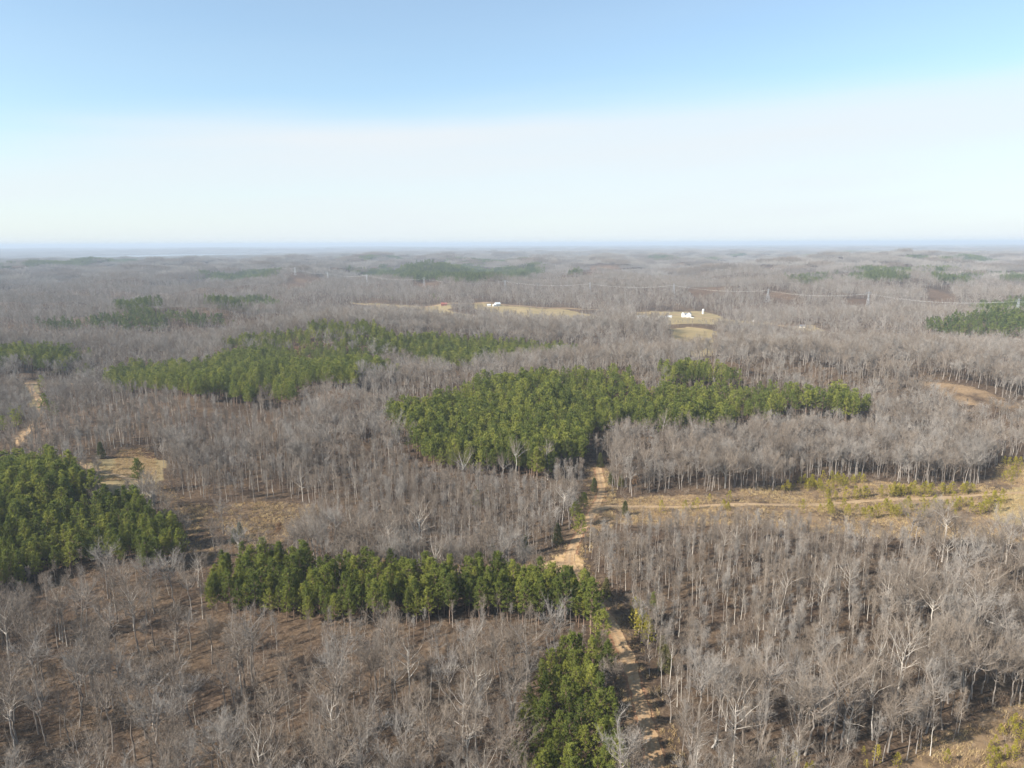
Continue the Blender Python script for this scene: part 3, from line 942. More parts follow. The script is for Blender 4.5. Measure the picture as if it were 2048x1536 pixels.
def cedar(seed, H):
    rng = np.random.default_rng(seed)
    wood, crown = Shape(), Shape()
    wood.tube(np.array([[0, 0, -0.5], [0.05, 0, H * 0.5], [0, 0.05, H * 0.95]]), [H * 0.02, H * 0.013, 0.02], 6)
    for _ in range(900):
        u_ = rng.random() ** 0.85
        a = rng.uniform(0, 6.28)
        rad = H * 0.23 * (1 - u_) ** 0.62 * min(1, 0.55 + u_ * 4) * (1 + 0.25 * math.sin(3 * a + 9 * u_) + 0.18 * math.sin(5 * a - 17 * u_ + seed)) + 0.08
        p = np.array([math.cos(a) * rad * rng.uniform(0.6, 1.0), math.sin(a) * rad * rng.uniform(0.6, 1.0), 0.25 + u_ * H * 0.93])
        for _k in range(4):
            d = unit(np.array([math.cos(a), math.sin(a), 1.1]) + rng.normal(0, 0.55, 3))
            crown.blade(p, d, rng.uniform(0.3, 0.65), rng.uniform(0.12, 0.24), np.array([math.cos(a), math.sin(a), 0.8]) + rng.normal(0, 0.5, 3))
    return wood, crown


def shrub(seed, H, nst, ntw, w):
    rng = np.random.default_rng(seed)
    s = Shape()
    for _ in range(nst):
        a = rng.uniform(0, 6.28)
        el = R(rng.uniform(40, 85))
        d = np.array([math.cos(a) * math.cos(el), math.sin(a) * math.cos(el), math.sin(el)])
        p0 = np.array([rng.normal(0, H * 0.15), rng.normal(0, H * 0.15), -0.05])
        path = limb_path(p0, d, H * rng.uniform(0.6, 1.1), 3, rng, 0.3, 0.12)
        s.blade(p0, unit(path[-1] - p0), np.linalg.norm(path[-1] - p0), w * 1.4, rng.normal(0, 1, 3))
        for _k in range(ntw):
            q, qd = at_path(path, rng.uniform(0.2, 1))
            s.blade(q, unit(qd + rng.normal(0, 0.6, 3)), H * rng.uniform(0.18, 0.42), w * rng.uniform(0.6, 1.1), rng.normal(0, 1, 3))
    return s


def grass_tuft(seed, H, n):
    rng = np.random.default_rng(seed)
    s = Shape()
    for _ in range(n):
        p = np.array([rng.normal(0, 0.38), rng.normal(0, 0.38), -0.03])
        s.blade(p, unit(np.array([0, 0, 1.0]) + rng.normal(0, 0.33, 3)), H * rng.uniform(0.55, 1.1), rng.uniform(0.05, 0.11), rng.normal(0, 1, 3))
    return s


def leafy(seed, H):
    """small oak or beech that kept its dry leaves"""
    rng = np.random.default_rng(seed)
    wood, crown = hardwood(seed, H, 'pole', 1)
    leaves = Shape()
    src = np.array(crown.v)[::3]
    for _ in range(900):
        p = src[rng.integers(len(src))] + rng.normal(0, 0.22, 3)
        leaves.blade(p, unit(rng.normal(0, 1, 3)), rng.uniform(0.18, 0.38), rng.uniform(0.14, 0.28), rng.normal(0, 1, 3))
    return wood, crown, leaves


def joined(name, parts, mats):
    v, f, mi = [], [], []
    for k, s in enumerate(parts):
        b = len(v)
        v += list(s.v)
        f += [tuple(i + b for i in q) for q in s.f]
        mi += [k] * len(s.f)
    return mesh_obj(name, v, f, mats, mat_idx=mi)


class Proto:
    """one tree shape: separate trunk and crown meshes for single trees, one joined mesh for the massed woods"""

    def __init__(self, name, parts, names, mats, look=''):
        self.objs = [mesh_obj(nm, s.v, s.f, mt) for s, nm, mt in zip(parts, names, mats)]
        self.parts, self.mats, self.look, self.name = parts, mats, look, name

    def place(self, name, x, y, z, sc, rz, tilt=(0, 0)):
        e = bpy.data.objects.new(name, None)
        e.empty_display_size = 0.5
        COL.objects.link(e)
        e.location = (x, y, z)
        e.scale = (sc[0], sc[0], sc[1])
        e.rotation_euler = (tilt[0], tilt[1], rz)
        for o in self.objs:
            c = o.copy()
            COL.objects.link(c)
            c.parent = e
        return e


def clump(seed, size, kind, lod, mat=None):
    """a block of far canopy: many small trees in one mesh"""
    rng = np.random.default_rng(seed)
    v, f, mi = [], [], []
    sp = {2: 7.0, 3: 11.0, 4: 16.0}[lod]
    k = int(size / sp)
    base = [(pine(900 + i, 16.0, 3, 1.15) if kind == 'pine' else hardwood(950 + i, 19.0, 'spread', 3)) for i in range(5)]
    for i in range(k):
        for j in range(k):
            x = (i + rng.uniform(0, 1)) * sp - size / 2
            y = (j + rng.uniform(0, 1)) * sp - size / 2
            w, c = base[rng.integers(5)]
            s = rng.uniform(0.75, 1.25)
            a = rng.uniform(0, 6.28)
            ca, sa = math.cos(a) * s, math.sin(a) * s
            fat = {2: 1.0, 3: 1.35, 4: 1.9}[lod]
            cv = np.array(c.v)
            ns = len(c.f)
            keep = {2: 1.0, 3: 0.6, 4: 0.35}[lod]
            b0 = len(v)
            for p in cv[: int(ns * keep) * 3] if lod > 2 else cv:
                v.append((x + (p[0] * ca - p[1] * sa) * fat, y + (p[0] * sa + p[1] * ca) * fat, p[2] * s))
            nf = (len(v) - b0) // 3
            if lod > 2:
                order = rng.permutation(ns)[:nf]
                for q, o_ in enumerate(order):
                    for t in range(3):
                        p = cv[c.f[o_][t]]
                        v[b0 + q * 3 + t] = (x + (p[0] * ca - p[1] * sa) * fat, y + (p[0] * sa + p[1] * ca) * fat, p[2] * s)
                    f.append((b0 + q * 3, b0 + q * 3 + 1, b0 + q * 3 + 2))
            else:
                for q in c.f:
                    f.append(tuple(b0 + t for t in q))
    return mesh_obj('block', v, f, mat or (NEEDLE_FAR if kind == 'pine' else TWIG_GREY))


LOOKS = [(BARK_PALE, TWIG_BROWN, 'pale-barked'), (BARK_GREY, TWIG_GREY, 'grey-barked'), (BARK_BROWN, TWIG_BROWN, 'dark-barked'), (BARK_GREY, TWIG_BROWN, 'brown-twigged')]
HW, PO, PI_ = {}, {}, {}
for lod in range(3):
    HW[lod] = []
    for k in range((14, 8, 7)[lod]):
        lk_ = LOOKS[(1, 2, 1, 3, 0 if lod == 0 else 1, 1, 2, 3, 1, 0, 2, 3, 1, 3)[k]]
        HW[lod].append(Proto('hardwood', hardwood(100 + k + lod * 40, 21.0, 'spread', lod), ('trunk', 'crown'), lk_[:2], lk_[2]))
    PO[lod] = []
    for k in range((7, 6, 5)[lod]):
        lk_ = LOOKS[(0, 1, 3, 0, 1, 2, 3)[k]]
        PO[lod].append(Proto('pole', hardwood(300 + k + lod * 40, 14.0, 'pole', lod), ('trunk', 'crown'), lk_[:2], lk_[2]))
    PI_[lod] = [Proto('pine', pine(500 + k + lod * 40, 14.0, lod, (1.15, 1.35, 1.0, 1.3, 0.92, 1.5, 1.2)[k]), ('trunk', 'crown'), (BARK_PINE, NEEDLE if lod < 2 else NEEDLE_FAR))
                for k in range((7, 6, 5)[lod])]
YP = [Proto('young_pine', pine(700 + k, 5.0, 1, 1.0, True), ('trunk', 'crown'), (BARK_PINE, NEEDLE_YOUNG)) for k in range(5)]
CD = [Proto('cedar', cedar(800 + k, 8.0), ('trunk', 'crown'), (BARK_BROWN, CEDAR)) for k in range(3)]
OR_ = [Proto('leafy', leafy(850 + k, 8.0), ('trunk', 'crown', 'leaves'), (BARK_GREY, TWIG_BROWN, DRY_LEAF)) for k in range(2)]
# ------------------------------------------------------------------ where the trees stand
rs = np.random.default_rng(77)
FAN = R(46)


def grid(r0, r1, sp, jit=0.5, fan=FAN):
    half = r1 * math.sin(fan)
    xs = np.arange(-half, half, sp)
    ys = np.arange(r0 * math.cos(fan) * 0.9, r1, sp)
    X, Y = np.meshgrid(xs, ys)
    X = X.ravel() + rs.uniform(-jit, jit, X.size) * sp
    Y = Y.ravel() + rs.uniform(-jit, jit, Y.size) * sp
    rad = np.hypot(X, Y)
    k = (rad >= r0) & (rad < r1) & (np.abs(np.arctan2(X, Y)) < fan)
    return X[k], Y[k]


def rad_of(x, y):
    return np.hypot(x, y)


def frame_xy(x, y, z):
    """where a point falls in the picture, -1..1 each way, and its distance"""
    v_ = np.stack([x, y, z - CAM_H], 1)
    w_ = v_ @ np.array(_f)
    return (v_ @ np.array(_rr)) / w_ / (18.0 / 24.98), (v_ @ np.array(_uu)) / w_ / (13.5 / 24.98), w_


hard = []   # rows: x, y, form (0 spread 1 pole), scale xy, scale z
pin = []    # rows: x, y, scale xy, scale z
for r0, r1, sp in ((100, 430, 3.7), (430, 900, 5.3), (900, 2300, 7.6)):
    x, y = grid(r0, r1, sp)
    pm = pine_mask(x, y)
    rd_ = road_dist(x, y)
    free = ~pm & ~open_mask(x, y) & (rd_ > 2.6) & ~near_house(x, y)
    pole = any_poly(POLE, x, y, 8.0)
    sparse = any_poly(SPARSE, x, y, 8.0)
    dense = any_poly(DENSE, x, y, 10.0)
    wild = noise2(x, y, 38, 9)
    rad = np.hypot(x, y)
    mix_pole = pole | ((rad > 300) & (rad < 560) & (wild > 0.35) & ~dense & ~sparse)
    p = np.where(mix_pole, 0.97, np.where(sparse, 0.36, np.where(dense, 0.9, 0.80)))
    # low growth stands before tracks, clearings and the young pine stands
    low = south_of(lambda a, b: main_road_dist(a, b) < 1.0, x, y, (4, 8, 12, 16))
    edge_low = south_of(lambda a, b: open_mask(a, b), x, y, (5, 10, 16) if r0 < 800 else (12, 30, 50, 70)) | ((rad < 620) & south_of(lambda a, b: pine_mask(a, b), x, y, (6, 14, 22) if r0 < 400 else (8, 18, 30)))
    p = np.where(low, 0.12, np.where(edge_low, 0.5, p))
    p = np.where(rad > 900, 0.8, p)
    p = p * np.clip(1.0 + 0.25 * noise2(x, y, 60, 12), 0.45, 1.2)
    p = p * np.clip(0.95 + 0.5 * noise2(x, y, 16, 40), 0.2, 1.25)
    keep = free & (rs.random(len(x)) < p)
    # in mixed woods some stems are slim
    slim = mix_pole | low | edge_low | (rs.random(len(x)) < np.where(sparse, 0.30, np.where(rad > 560, 0.08, 0.32)))
    sc = np.where(slim, rs.uniform(0.60, 1.0, len(x)), np.where(sparse, rs.uniform(0.58, 0.98, len(x)), rs.uniform(0.55, 0.95, len(x))))
    sc = np.where(low | edge_low, sc * 0.66, sc)
    for i in np.nonzero(keep)[0]:
        hard.append((x[i], y[i], 1.0 if slim[i] else 0.0, sc[i] * rs.uniform(0.9, 1.15), sc[i]))
    # pines: closer spacing inside the plantations
    x, y = grid(r0, r1, {3.7: 3.45, 5.3: 4.4, 7.6: 6.0}[sp])
    pm = pine_mask(x, y) & ~open_mask(x, y, 2.0) & (road_dist(x, y) > 1.6) & (noise2(x, y, 22, 15) > -1.15) & (rs.random(len(x)) < 0.93)
    hgt = np.where(rad_of(x, y) > 900, 1.25, np.where(rad_of(x, y) < 300, 0.86, 1.08)) + 0.14 * noise2(x, y, 45, 16)
    for i in np.nonzero(pm)[0]:
        s = hgt[i] * rs.uniform(0.78, 1.18)
        pin.append((x[i], y[i], s * rs.uniform(0.88, 1.18), s))
for x, y in PINE_SINGLES:
    s = rs.uniform(0.8, 1.15)
    pin.append((x, y, s * 1.1, s))
for x, y in ROADSIDE_PINES:
    s = rs.uniform(0.5, 0.85)
    pin.append((x, y, s * 1.15, s))
hard = np.array(hard)
pin = np.array(pin)
hz = ground_z(hard[:, 0], hard[:, 1])
pz = ground_z(pin[:, 0], pin[:, 1])


def biggest(x, y, z, hgt, n):
    """the n that show largest: inside the frame, nearest first"""
    fx_, fy_, w_ = frame_xy(x, y, z + hgt * 0.5)
    ok = (np.abs(fx_) < 1.0) & (np.abs(fy_) < 1.0)
    d_ = np.where(ok, w_ / hgt, 1e9)
    o_ = np.argsort(d_)[:n]
    sel = np.zeros(len(x), bool)
    sel[o_[d_[o_] < 1e8]] = True
    return sel


is_pole = hard[:, 2] > 0.5
sel_hw = np.zeros(len(hard), bool)
k0 = np.nonzero(~is_pole)[0]
sel_hw[k0] = biggest(hard[k0, 0], hard[k0, 1], hz[k0], 21 * hard[k0, 4], 300)
sel_po = np.zeros(len(hard), bool)
k1 = np.nonzero(is_pole)[0]
sel_po[k1] = biggest(hard[k1, 0], hard[k1, 1], hz[k1], 14 * hard[k1, 4], 300)
sel_pi = biggest(pin[:, 0], pin[:, 1], pz, 14 * pin[:, 3], 300)


# ------------------------------------------------------------------ single trees
MT = np.array(ROADS['main_track'][0])


def east_of_track(x, y):
    o_ = np.argsort(MT[:, 1])
    return x > np.interp(y, MT[o_, 1], MT[o_, 0])


def wood_place(x, y):
    px = x / max(y, 1)
    if not east_of_track(x, y):
        if y < 150:
            return 'at the lower edge, ' + ('left corner' if px < -0.5 else 'left part' if px < -0.3 else 'left of centre' if px < -0.12 else 'by the roadside pines')
        if y < 172:
            return 'on the open brown slope, ' + ('far left' if px < -0.5 else 'left part' if px < -0.3 else 'middle' if px < -0.12 else 'by the roadside pines')
        if px < -0.40:
            return 'below the dark left pine block' + (', upper rows' if y > 200 else '')
        return 'just below the pine strip, ' + ('left end' if px < -0.28 else 'left half' if px < -0.14 else 'right half')
    if y < 150:
        return 'by the yellow scrub, lower right corner' if px > 0.38 else 'at the lower edge beside the track'
    if y < 178:
        return 'in the lower right woods, ' + ('right edge' if px > 0.55 else 'middle' if px > 0.3 else 'beside the track')
    if y < 215:
        return 'in the right woods, ' + ('sunlit open floor' if px > 0.5 else 'thick middle' if px > 0.28 else 'beside the track')
    return 'in the upper right woods, ' + ('right edge' if px > 0.5 else 'middle' if px > 0.28 else 'beside the track')


def size_word(s):
    return 'very tall' if s > 1.15 else 'tall' if s > 1.0 else 'middling' if s > 0.85 else 'small' if s > 0.7 else 'very small'


def stance(t):
    return 'leaning ' if max(abs(t[0]), abs(t[1])) > 0.045 else ''


def width_word(a, b):
    return 'broad' if a / b > 1.08 else 'narrow' if a / b < 0.97 else 'even'


def rot():
    return rs.uniform(0, 6.28)


for i in np.nonzero(sel_hw)[0]:
    dark = not east_of_track(hard[i, 0], hard[i, 1]) and rs.random() < 0.75
    pr = HW[0][rs.choice([1, 2, 3, 6, 7, 8, 10, 11, 13]) if dark else rs.integers(len(HW[0]))]
    e = pr.place('hardwood_tree', hard[i, 0], hard[i, 1], hz[i], hard[i, 3:5], rot(), tl := rs.normal(0, 0.03, 2))
    w_ = wood_place(hard[i, 0], hard[i, 1])
    tag(e, f'{size_word(hard[i, 4])} {stance(tl)}bare {pr.look} {width_word(hard[i, 3], hard[i, 4])}-crowned hardwood {w_}', 'tree', 'bare hardwoods ' + w_)
for i in np.nonzero(sel_po)[0]:
    pr = PO[0][rs.integers(len(PO[0]))]
    e = pr.place('slender_tree', hard[i, 0], hard[i, 1], hz[i], hard[i, 3:5], rot(), rs.normal(0, 0.02, 2))
    w_ = wood_place(hard[i, 0], hard[i, 1])
    tag(e, f'{size_word(hard[i, 4])} slim bare {pr.look} pole tree {w_}', 'tree', 'slim bare pole trees ' + w_)


def pine_place(x, y):
    if (np.abs(np.array(ROADSIDE_PINES) - (x, y)).sum(1) < 0.1).any():
        return 'lone beside the dirt track'
    if y < 205 and x > 5:
        return 'in the clump left of the track, ' + ('lowest part' if y < 140 else 'lower middle' if y < 150 else 'upper middle' if y < 162 else 'top')
    if x < -95 or y > 285:
        px = x / y
        return 'in the dark left block, ' + ('front' if y < 235 else 'second third' if y < 262 else 'rear') + (' at photo edge' if px < -0.62 else ' centre' if px < -0.54 else ' towards its right tip')
    return 'in the straight strip, ' + ('left end' if x < -80 else 'left part' if x < -60 else 'left of centre' if x < -40 else 'centre' if x < -20 else 'right part' if x < 5 else 'right end by the junction')


for i in np.nonzero(sel_pi)[0]:
    pr = PI_[0][rs.integers(len(PI_[0]))]
    e = pr.place('pine_tree', pin[i, 0], pin[i, 1], pz[i], pin[i, 2:4], rot(), rs.normal(0, 0.025, 2))
    w_ = pine_place(pin[i, 0], pin[i, 1])
    tag(e, f'{size_word(pin[i, 3])} {width_word(pin[i, 2], pin[i, 3])}-crowned green pine {w_}', 'pine', 'green pines ' + w_)

# yellow-green young pines in the scrub
YL = ['along the upper edge of the scrub strip', 'in a row just above the tan track', 'in the scrub just below the tan track', 'by the clearing at the right edge',
      'in the lower right corner', 'scattered along the lower right edge', 'beside the dirt track', 'at the road end of the scrub strip']
for (pl, cnt), w_ in zip(SHRUB_PINE, YL):
    p = np.asarray(pl)
    got = 0
    while got < cnt:
        x = rs.uniform(p[:, 0].min(), p[:, 0].max(), 60)
        y = rs.uniform(p[:, 1].min(), p[:, 1].max(), 60)
        ok = in_poly(p, x, y) & (road_dist(x, y) > 1.0)
        for a, b in zip(x[ok], y[ok]):
            if got >= cnt:
                break
            s = rs.uniform(0.55, 1.25)
            if 'lower right' in w_:
                s *= 0.62
            if 'dirt track' in w_:
                s *= 1.35
            e = YP[rs.integers(len(YP))].place('young_pine', a, b, float(ground_z(a, b)), (s * 1.15, s), rot())
            tag(e, f'{"bigger" if s > 1.05 else "middling" if s > 0.85 else "little" if s > 0.7 else "tiny"} yellow-green young pine {w_}', 'young pine', 'young pines ' + w_)
            got += 1

CEDAR_LABEL = ['dark pointed cedar right of the bend below the sandy junction', 'round dark cedar standing over the small left field', 'broad brown-green cedar above the start of the scrub strip',
               'dark cedar on the bank left of the upper dirt track', 'small cedar between the upper track and the broad cedar', 'dark cedar in front of the left pine block corner',
               'second dark cedar near the left pine block corner', 'narrow dark cedar behind the pine strip', 'low dark cedar by the left tip of the sandy junction',
               'cedar among bare trees right of the lower dirt track', 'cedar top just above the lower roadside bare trees', 'dark cedar where the upper track enters the trees',
               'dark cedar on the shaded bank above the junction', 'little cedar where the tan track leaves the dirt track']
for (x, y), lab in zip(CEDARS, CEDAR_LABEL):
    s = rs.uniform(0.7, 1.1)
    e = CD[rs.integers(3)].place('cedar_tree', x, y, float(ground_z(x, y)), (s, s), rot())
    tag(e, lab, 'cedar', 'dark cedars')
OR_LABEL = ['rusty-leaved small oak in the lower right woods, darkest orange one', 'low rusty-leaved oak near the lower right edge', 'rusty-leaved oak behind the low one in the lower right woods',
            'orange-leaved small tree above the small left field', 'tan-leaved small tree near the left pine block corner', 'orange-leaved beech beside the broad cedar', 'tan-leaved small tree below the big pine hill',
            'tan-leaved sapling left of the pine strip', 'orange-leaved tree in the grey woods above the scrub strip', 'tan-leaved sapling behind the pine strip']
for (x, y), lab in zip(ORANGE, OR_LABEL):
    s = rs.uniform(0.7, 1.1)
    e = OR_[rs.integers(2)].place('leafy_tree', x, y, float(ground_z(x, y)), (s, s), rot())
    tag(e, lab, 'tree', 'small trees that kept dry leaves')
# ------------------------------------------------------------------ the massed woods: points with instances, one object of each kind
def mass(name, label, rows, protos):
    """rows: x, y, z, proto index, scale xy, scale z, turn; protos: mesh objects"""
    rows = np.asarray(rows, float)
    pc = bpy.data.collections.new(name + '_shapes')
    for k, o in enumerate(protos):
        o.name = f'{name}_shape_{k:03d}'
        pc.objects.link(o)
    me_ = bpy.data.meshes.new(name)
    me_.vertices.add(len(rows))
    me_.vertices.foreach_set('co', rows[:, :3].astype(np.float32).ravel())
    me_.attributes.new('pick', 'INT', 'POINT').data.foreach_set('value', rows[:, 3].astype(np.int32))
    me_.attributes.new('size', 'FLOAT_VECTOR', 'POINT').data.foreach_set('vector', np.stack([rows[:, 4], rows[:, 4], rows[:, 5]], 1).astype(np.float32).ravel())
    rot_ = np.stack([rs.normal(0, 0.03, len(rows)), rs.normal(0, 0.03, len(rows)), rows[:, 6]], 1)
    me_.attributes.new('turn', 'FLOAT_VECTOR', 'POINT').data.foreach_set('vector', rot_.astype(np.float32).ravel())
    o = link(bpy.data.objects.new(name, me_))
    ng = bpy.data.node_groups.new(name + '_scatter', 'GeometryNodeTree')
    ng.interface.new_socket('Geometry', in_out='INPUT', socket_type='NodeSocketGeometry')
    ng.interface.new_socket('Geometry', in_out='OUTPUT', socket_type='NodeSocketGeometry')
    gi, go = ng.nodes.new('NodeGroupInput'), ng.nodes.new('NodeGroupOutput')
    ci = ng.nodes.new('GeometryNodeCollectionInfo')
    ci.inputs['Collection'].default_value = pc
    ci.inputs['Separate Children'].default_value = True
    ci.inputs['Reset Children'].default_value = True
    ip = ng.nodes.new('GeometryNodeInstanceOnPoints')
    ip.inputs['Pick Instance'].default_value = True

    def named(n, t):
        a = ng.nodes.new('GeometryNodeInputNamedAttribute')
        a.data_type = t
        a.inputs['Name'].default_value = n
        return [s for s in a.outputs if s.enabled and s.name == 'Attribute'][0]

    ng.links.new(gi.outputs[0], ip.inputs['Points'])
    ng.links.new(ci.outputs[0], ip.inputs['Instance'])
    ng.links.new(named('pick', 'INT'), ip.inputs['Instance Index'])
    e2r = ng.nodes.new('FunctionNodeEulerToRotation')
    ng.links.new(named('turn', 'FLOAT_VECTOR'), e2r.inputs[0])
    ng.links.new(e2r.outputs[0], ip.inputs['Rotation'])
    ng.links.new(named('size', 'FLOAT_VECTOR'), ip.inputs['Scale'])
    ng.links.new(ip.outputs[0], go.inputs[0])
    md = o.modifiers.new('scatter', 'NODES')
    md.node_group = ng
    tag(o, label, None, None, 'stuff')
    print('MASS', name, len(rows), 'points')
    return o


def joined_protos(d):
    out, idx = [], {}
    for lod in sorted(d):
        idx[lod] = (len(out), len(d[lod]))
        for p in d[lod]:
            out.append(joined('shape', p.parts, p.mats))
    return out, idx


def lod_of(rad, cuts):
    return np.searchsorted(np.array(cuts), rad)


# bare woods
jh, ih = joined_protos(HW)
jp, ip_ = joined_protos(PO)
protos = jh + jp
rest = ~(sel_hw | sel_po)
x, y, z = hard[rest, 0], hard[rest, 1], hz[rest]
form = hard[rest, 2] > 0.5
rad = np.hypot(x, y) * rs.uniform(0.92, 1.08, rest.sum())
lod = np.minimum(lod_of(rad, (330, 850)), 2)
pick = np.zeros(len(x), int)
for l in range(3):
    for fm, idx, off in ((False, ih, 0), (True, ip_, len(jh))):
        k = (lod == l) & (form == fm)
        # neighbouring trees tend to be of one sort: choose along a slowly changing field
        fld_ = (noise2(x[k], y[k], 90, 31) * 0.5 + 0.5) * idx[l][1] + rs.normal(0, 1.6, k.sum())
        pick[k] = off + idx[l][0] + np.mod(np.round(fld_).astype(int), idx[l][1])
rows = [np.stack([x, y, z, pick, hard[rest, 3], hard[rest, 4], rs.uniform(0, 6.28, len(x))], 1)]
# far canopy in blocks
first = len(protos)
far_blocks = [clump(60 + k, 60, 'bare', 2, (TWIG_GREY, TWIG_GREY, TWIG_BROWN, BARK_GREY)[k]) for k in range(4)] + [clump(70 + k, 190, 'bare', 3, (TWIG_GREY, TWIG_BROWN)[k]) for k in range(2)]
protos += far_blocks


def blocks(r0, r1, size, cover, want_pine, first_idx, n):
    x_, y_ = grid(r0, r1, size * 0.92, 0.25, R(42))
    pm_ = pine_mask(x_, y_)
    k_ = (pm_ == want_pine)
    gz_ = ground_z(x_, y_)
    k_ &= gz_ > LAKE_Z + 2.0
    if r1 < 7000:
        k_ &= ~open_mask(x_, y_)
    k_ &= rs.random(len(x_)) < cover
    m_ = k_.sum()
    s_ = rs.uniform(0.85, 1.2, m_)
    pk_ = np.mod(np.round((noise2(x_[k_], y_[k_] * 1.5, size * 5, 33) * 0.5 + 0.5) * n + rs.normal(0, 0.5, m_)).astype(int), n)
    return np.stack([x_[k_], y_[k_], gz_[k_] - 0.5, first_idx + pk_, np.full(m_, 1.0), s_, rs.uniform(0, 6.28, m_)], 1)


rows.append(blocks(2260, 6500, 60, 0.97, False, first, 4))
rows.append(blocks(6300, 24000, 190, 0.97, False, first + 4, 2))
mass('hardwood_forest', 'grey leafless woods rolling away to the horizon', np.concatenate(rows), protos)

# pine woods
jq, iq = joined_protos(PI_)
rest = ~sel_pi
x, y, z = pin[rest, 0], pin[rest, 1], pz[rest]
rad = np.hypot(x, y) * rs.uniform(0.92, 1.08, rest.sum())
lod = np.minimum(lod_of(rad, (330, 800)), 2)
pick = np.zeros(len(x), int)
for l in range(3):
    k = lod == l
    pick[k] = iq[l][0] + rs.integers(0, iq[l][1], k.sum())
rows = [np.stack([x, y, z, pick, pin[rest, 2], pin[rest, 3], rs.uniform(0, 6.28, len(x))], 1)]
first = len(jq)
jq += [clump(80 + k, 30, 'pine', 2) for k in range(2)] + [clump(85 + k, 110, 'pine', 3) for k in range(2)]
rows.append(blocks(2260, 6500, 30, 1.0, True, first, 2))
rows.append(blocks(6300, 24000, 110, 1.0, True, first + 2, 2))
mass('pine_forest', 'dark green pine plantations on the hills beyond the nearer stands', np.concatenate(rows), jq)

# undergrowth and dry grass
ug = [shrub(20 + k, 2.0 + 0.5 * (k % 3), 9, 9, 0.045) for k in range(5)]
ugo = [mesh_obj('brush', s.v, s.f, TWIG_BRUSH if k % 2 else TWIG_BROWN) for k, s in enumerate(ug)]
x, y = grid(100, 430, 2.2)
om = open_mask(x, y)
sparse = any_poly(SPARSE, x, y, 8.0)
pm = pine_mask(x, y)
den = np.where(om, 0.50, np.where(sparse, 0.55, 0.5)) * np.clip(0.9 + 0.7 * noise2(x, y, 24, 21), 0.05, 1.6)
fld = any_poly({k: OPEN[k] for k in ('sand_junction', 'west_field', 'east_meadow', 'hill_gap')}, x, y, 1.0)
k = (rs.random(len(x)) < den) & (road_dist(x, y) > 1.2) & ~fld & ~pm
x, y = x[k], y[k]
s = rs.uniform(0.25, 1.1, len(x))
rows = [np.stack([x, y, ground_z(x, y), rs.integers(0, 5, len(x)), s * rs.uniform(0.9, 1.4, len(x)), s, rs.uniform(0, 6.28, len(x))], 1)]
mass('undergrowth', 'low brown leafless brush on the woodland floor', np.concatenate(rows), ugo)

gt = [grass_tuft(40 + k, 0.9, 26) for k in range(4)]
gto = [mesh_obj('tuft', s.v, s.f, STRAW) for s in gt]
x, y = grid(100, 430, 1.35)
om = any_poly({k: OPEN[k] for k in ('east_scrub', 'southeast_scrub', 'west_bank', 'brush_gap', 'road_gap', 'west_field_b')}, x, y, 3.0)
rd_ = road_dist(x, y)
verge = (rd_ > 0.2) & (rd_ < 4.5)
k = ((om & (rs.random(len(x)) < 0.75 * np.clip(0.85 + 0.8 * noise2(x, y, 12, 23), 0.1, 1.6))) | (verge & (rs.random(len(x)) < 0.40))) & (rd_ > 0.1)
x, y = x[k], y[k]
s = rs.uniform(0.5, 1.3, len(x))
mass('dry_grass', 'straw-coloured dry grass on the scrub strips and track verges', np.stack([x, y, ground_z(x, y), rs.integers(0, 4, len(x)), s * 1.2, s, rs.uniform(0, 6.28, len(x))], 1), gto)
# ------------------------------------------------------------------ special trees: tall pale ones and fallen logs
PALE_PROTO = [Proto('pale', hardwood(1200 + k, 24.0, 'spread', 0), ('trunk', 'crown'), ((DEADWOOD, BARK_PALE, BARK_PALE, DEADWOOD, BARK_PALE, BARK_GREY, BARK_PALE)[k], TWIG_BROWN)) for k in range(7)]
PALE_LABEL = ['white-trunked dead tree alone in the grey woods left of centre', 'big white-limbed tree at the lower edge of the photo', 'forked pale tree with bent trunk left of the roadside pines', 'tall white-trunked tree on the open sunlit right slope',
              'white dead stem with upswept limbs in the right woods', 'pale leaning tree on the sunlit right floor', 'white spreading tree in the lower right woods', 'straight white-trunked tree above the lower right brush', 'pale wide-forked tree near the lower right brush',
              'pale forked tree below the right end of the pine strip', 'pale tree closest to the right end of the pine strip', 'white sycamore in front of the big pine hill, middle one', 'white sycamore in front of the big pine hill, leftmost', 'white sycamore in front of the big pine hill, second',
              'pale tree in front of the pine hill, rightmost', 'wide white tree in front of the pine hill', 'white bare tree beside the right flank of the pine hill', 'pale tall trunk in the upper right woods', 'pale trunk in the thick right woods, middle',
              'pale trunk in the thick right woods, nearest the track', 'pale-limbed tree on the far left slope', 'pale-limbed tree on the left slope below the pine block', 'white spreading tree near the bottom, left of centre', 'pale broken-topped tree low on the left slope',
              'white tree at the upper edge of the right woods', 'second white tree at the upper edge of the right woods', 'pale tree midway on the slope below the pine strip', 'pale twin-forked tree low in the middle slope']
for (x, y), lab in zip(PALE, PALE_LABEL):
    s = rs.uniform(0.55, 0.92)
    e = PALE_PROTO[rs.integers(7)].place('pale_tree', x, y, float(ground_z(x, y)), (s * 0.9, s), rot(), rs.normal(0, 0.05, 2))
    tag(e, lab, 'tree', 'white-barked trees that stand out')

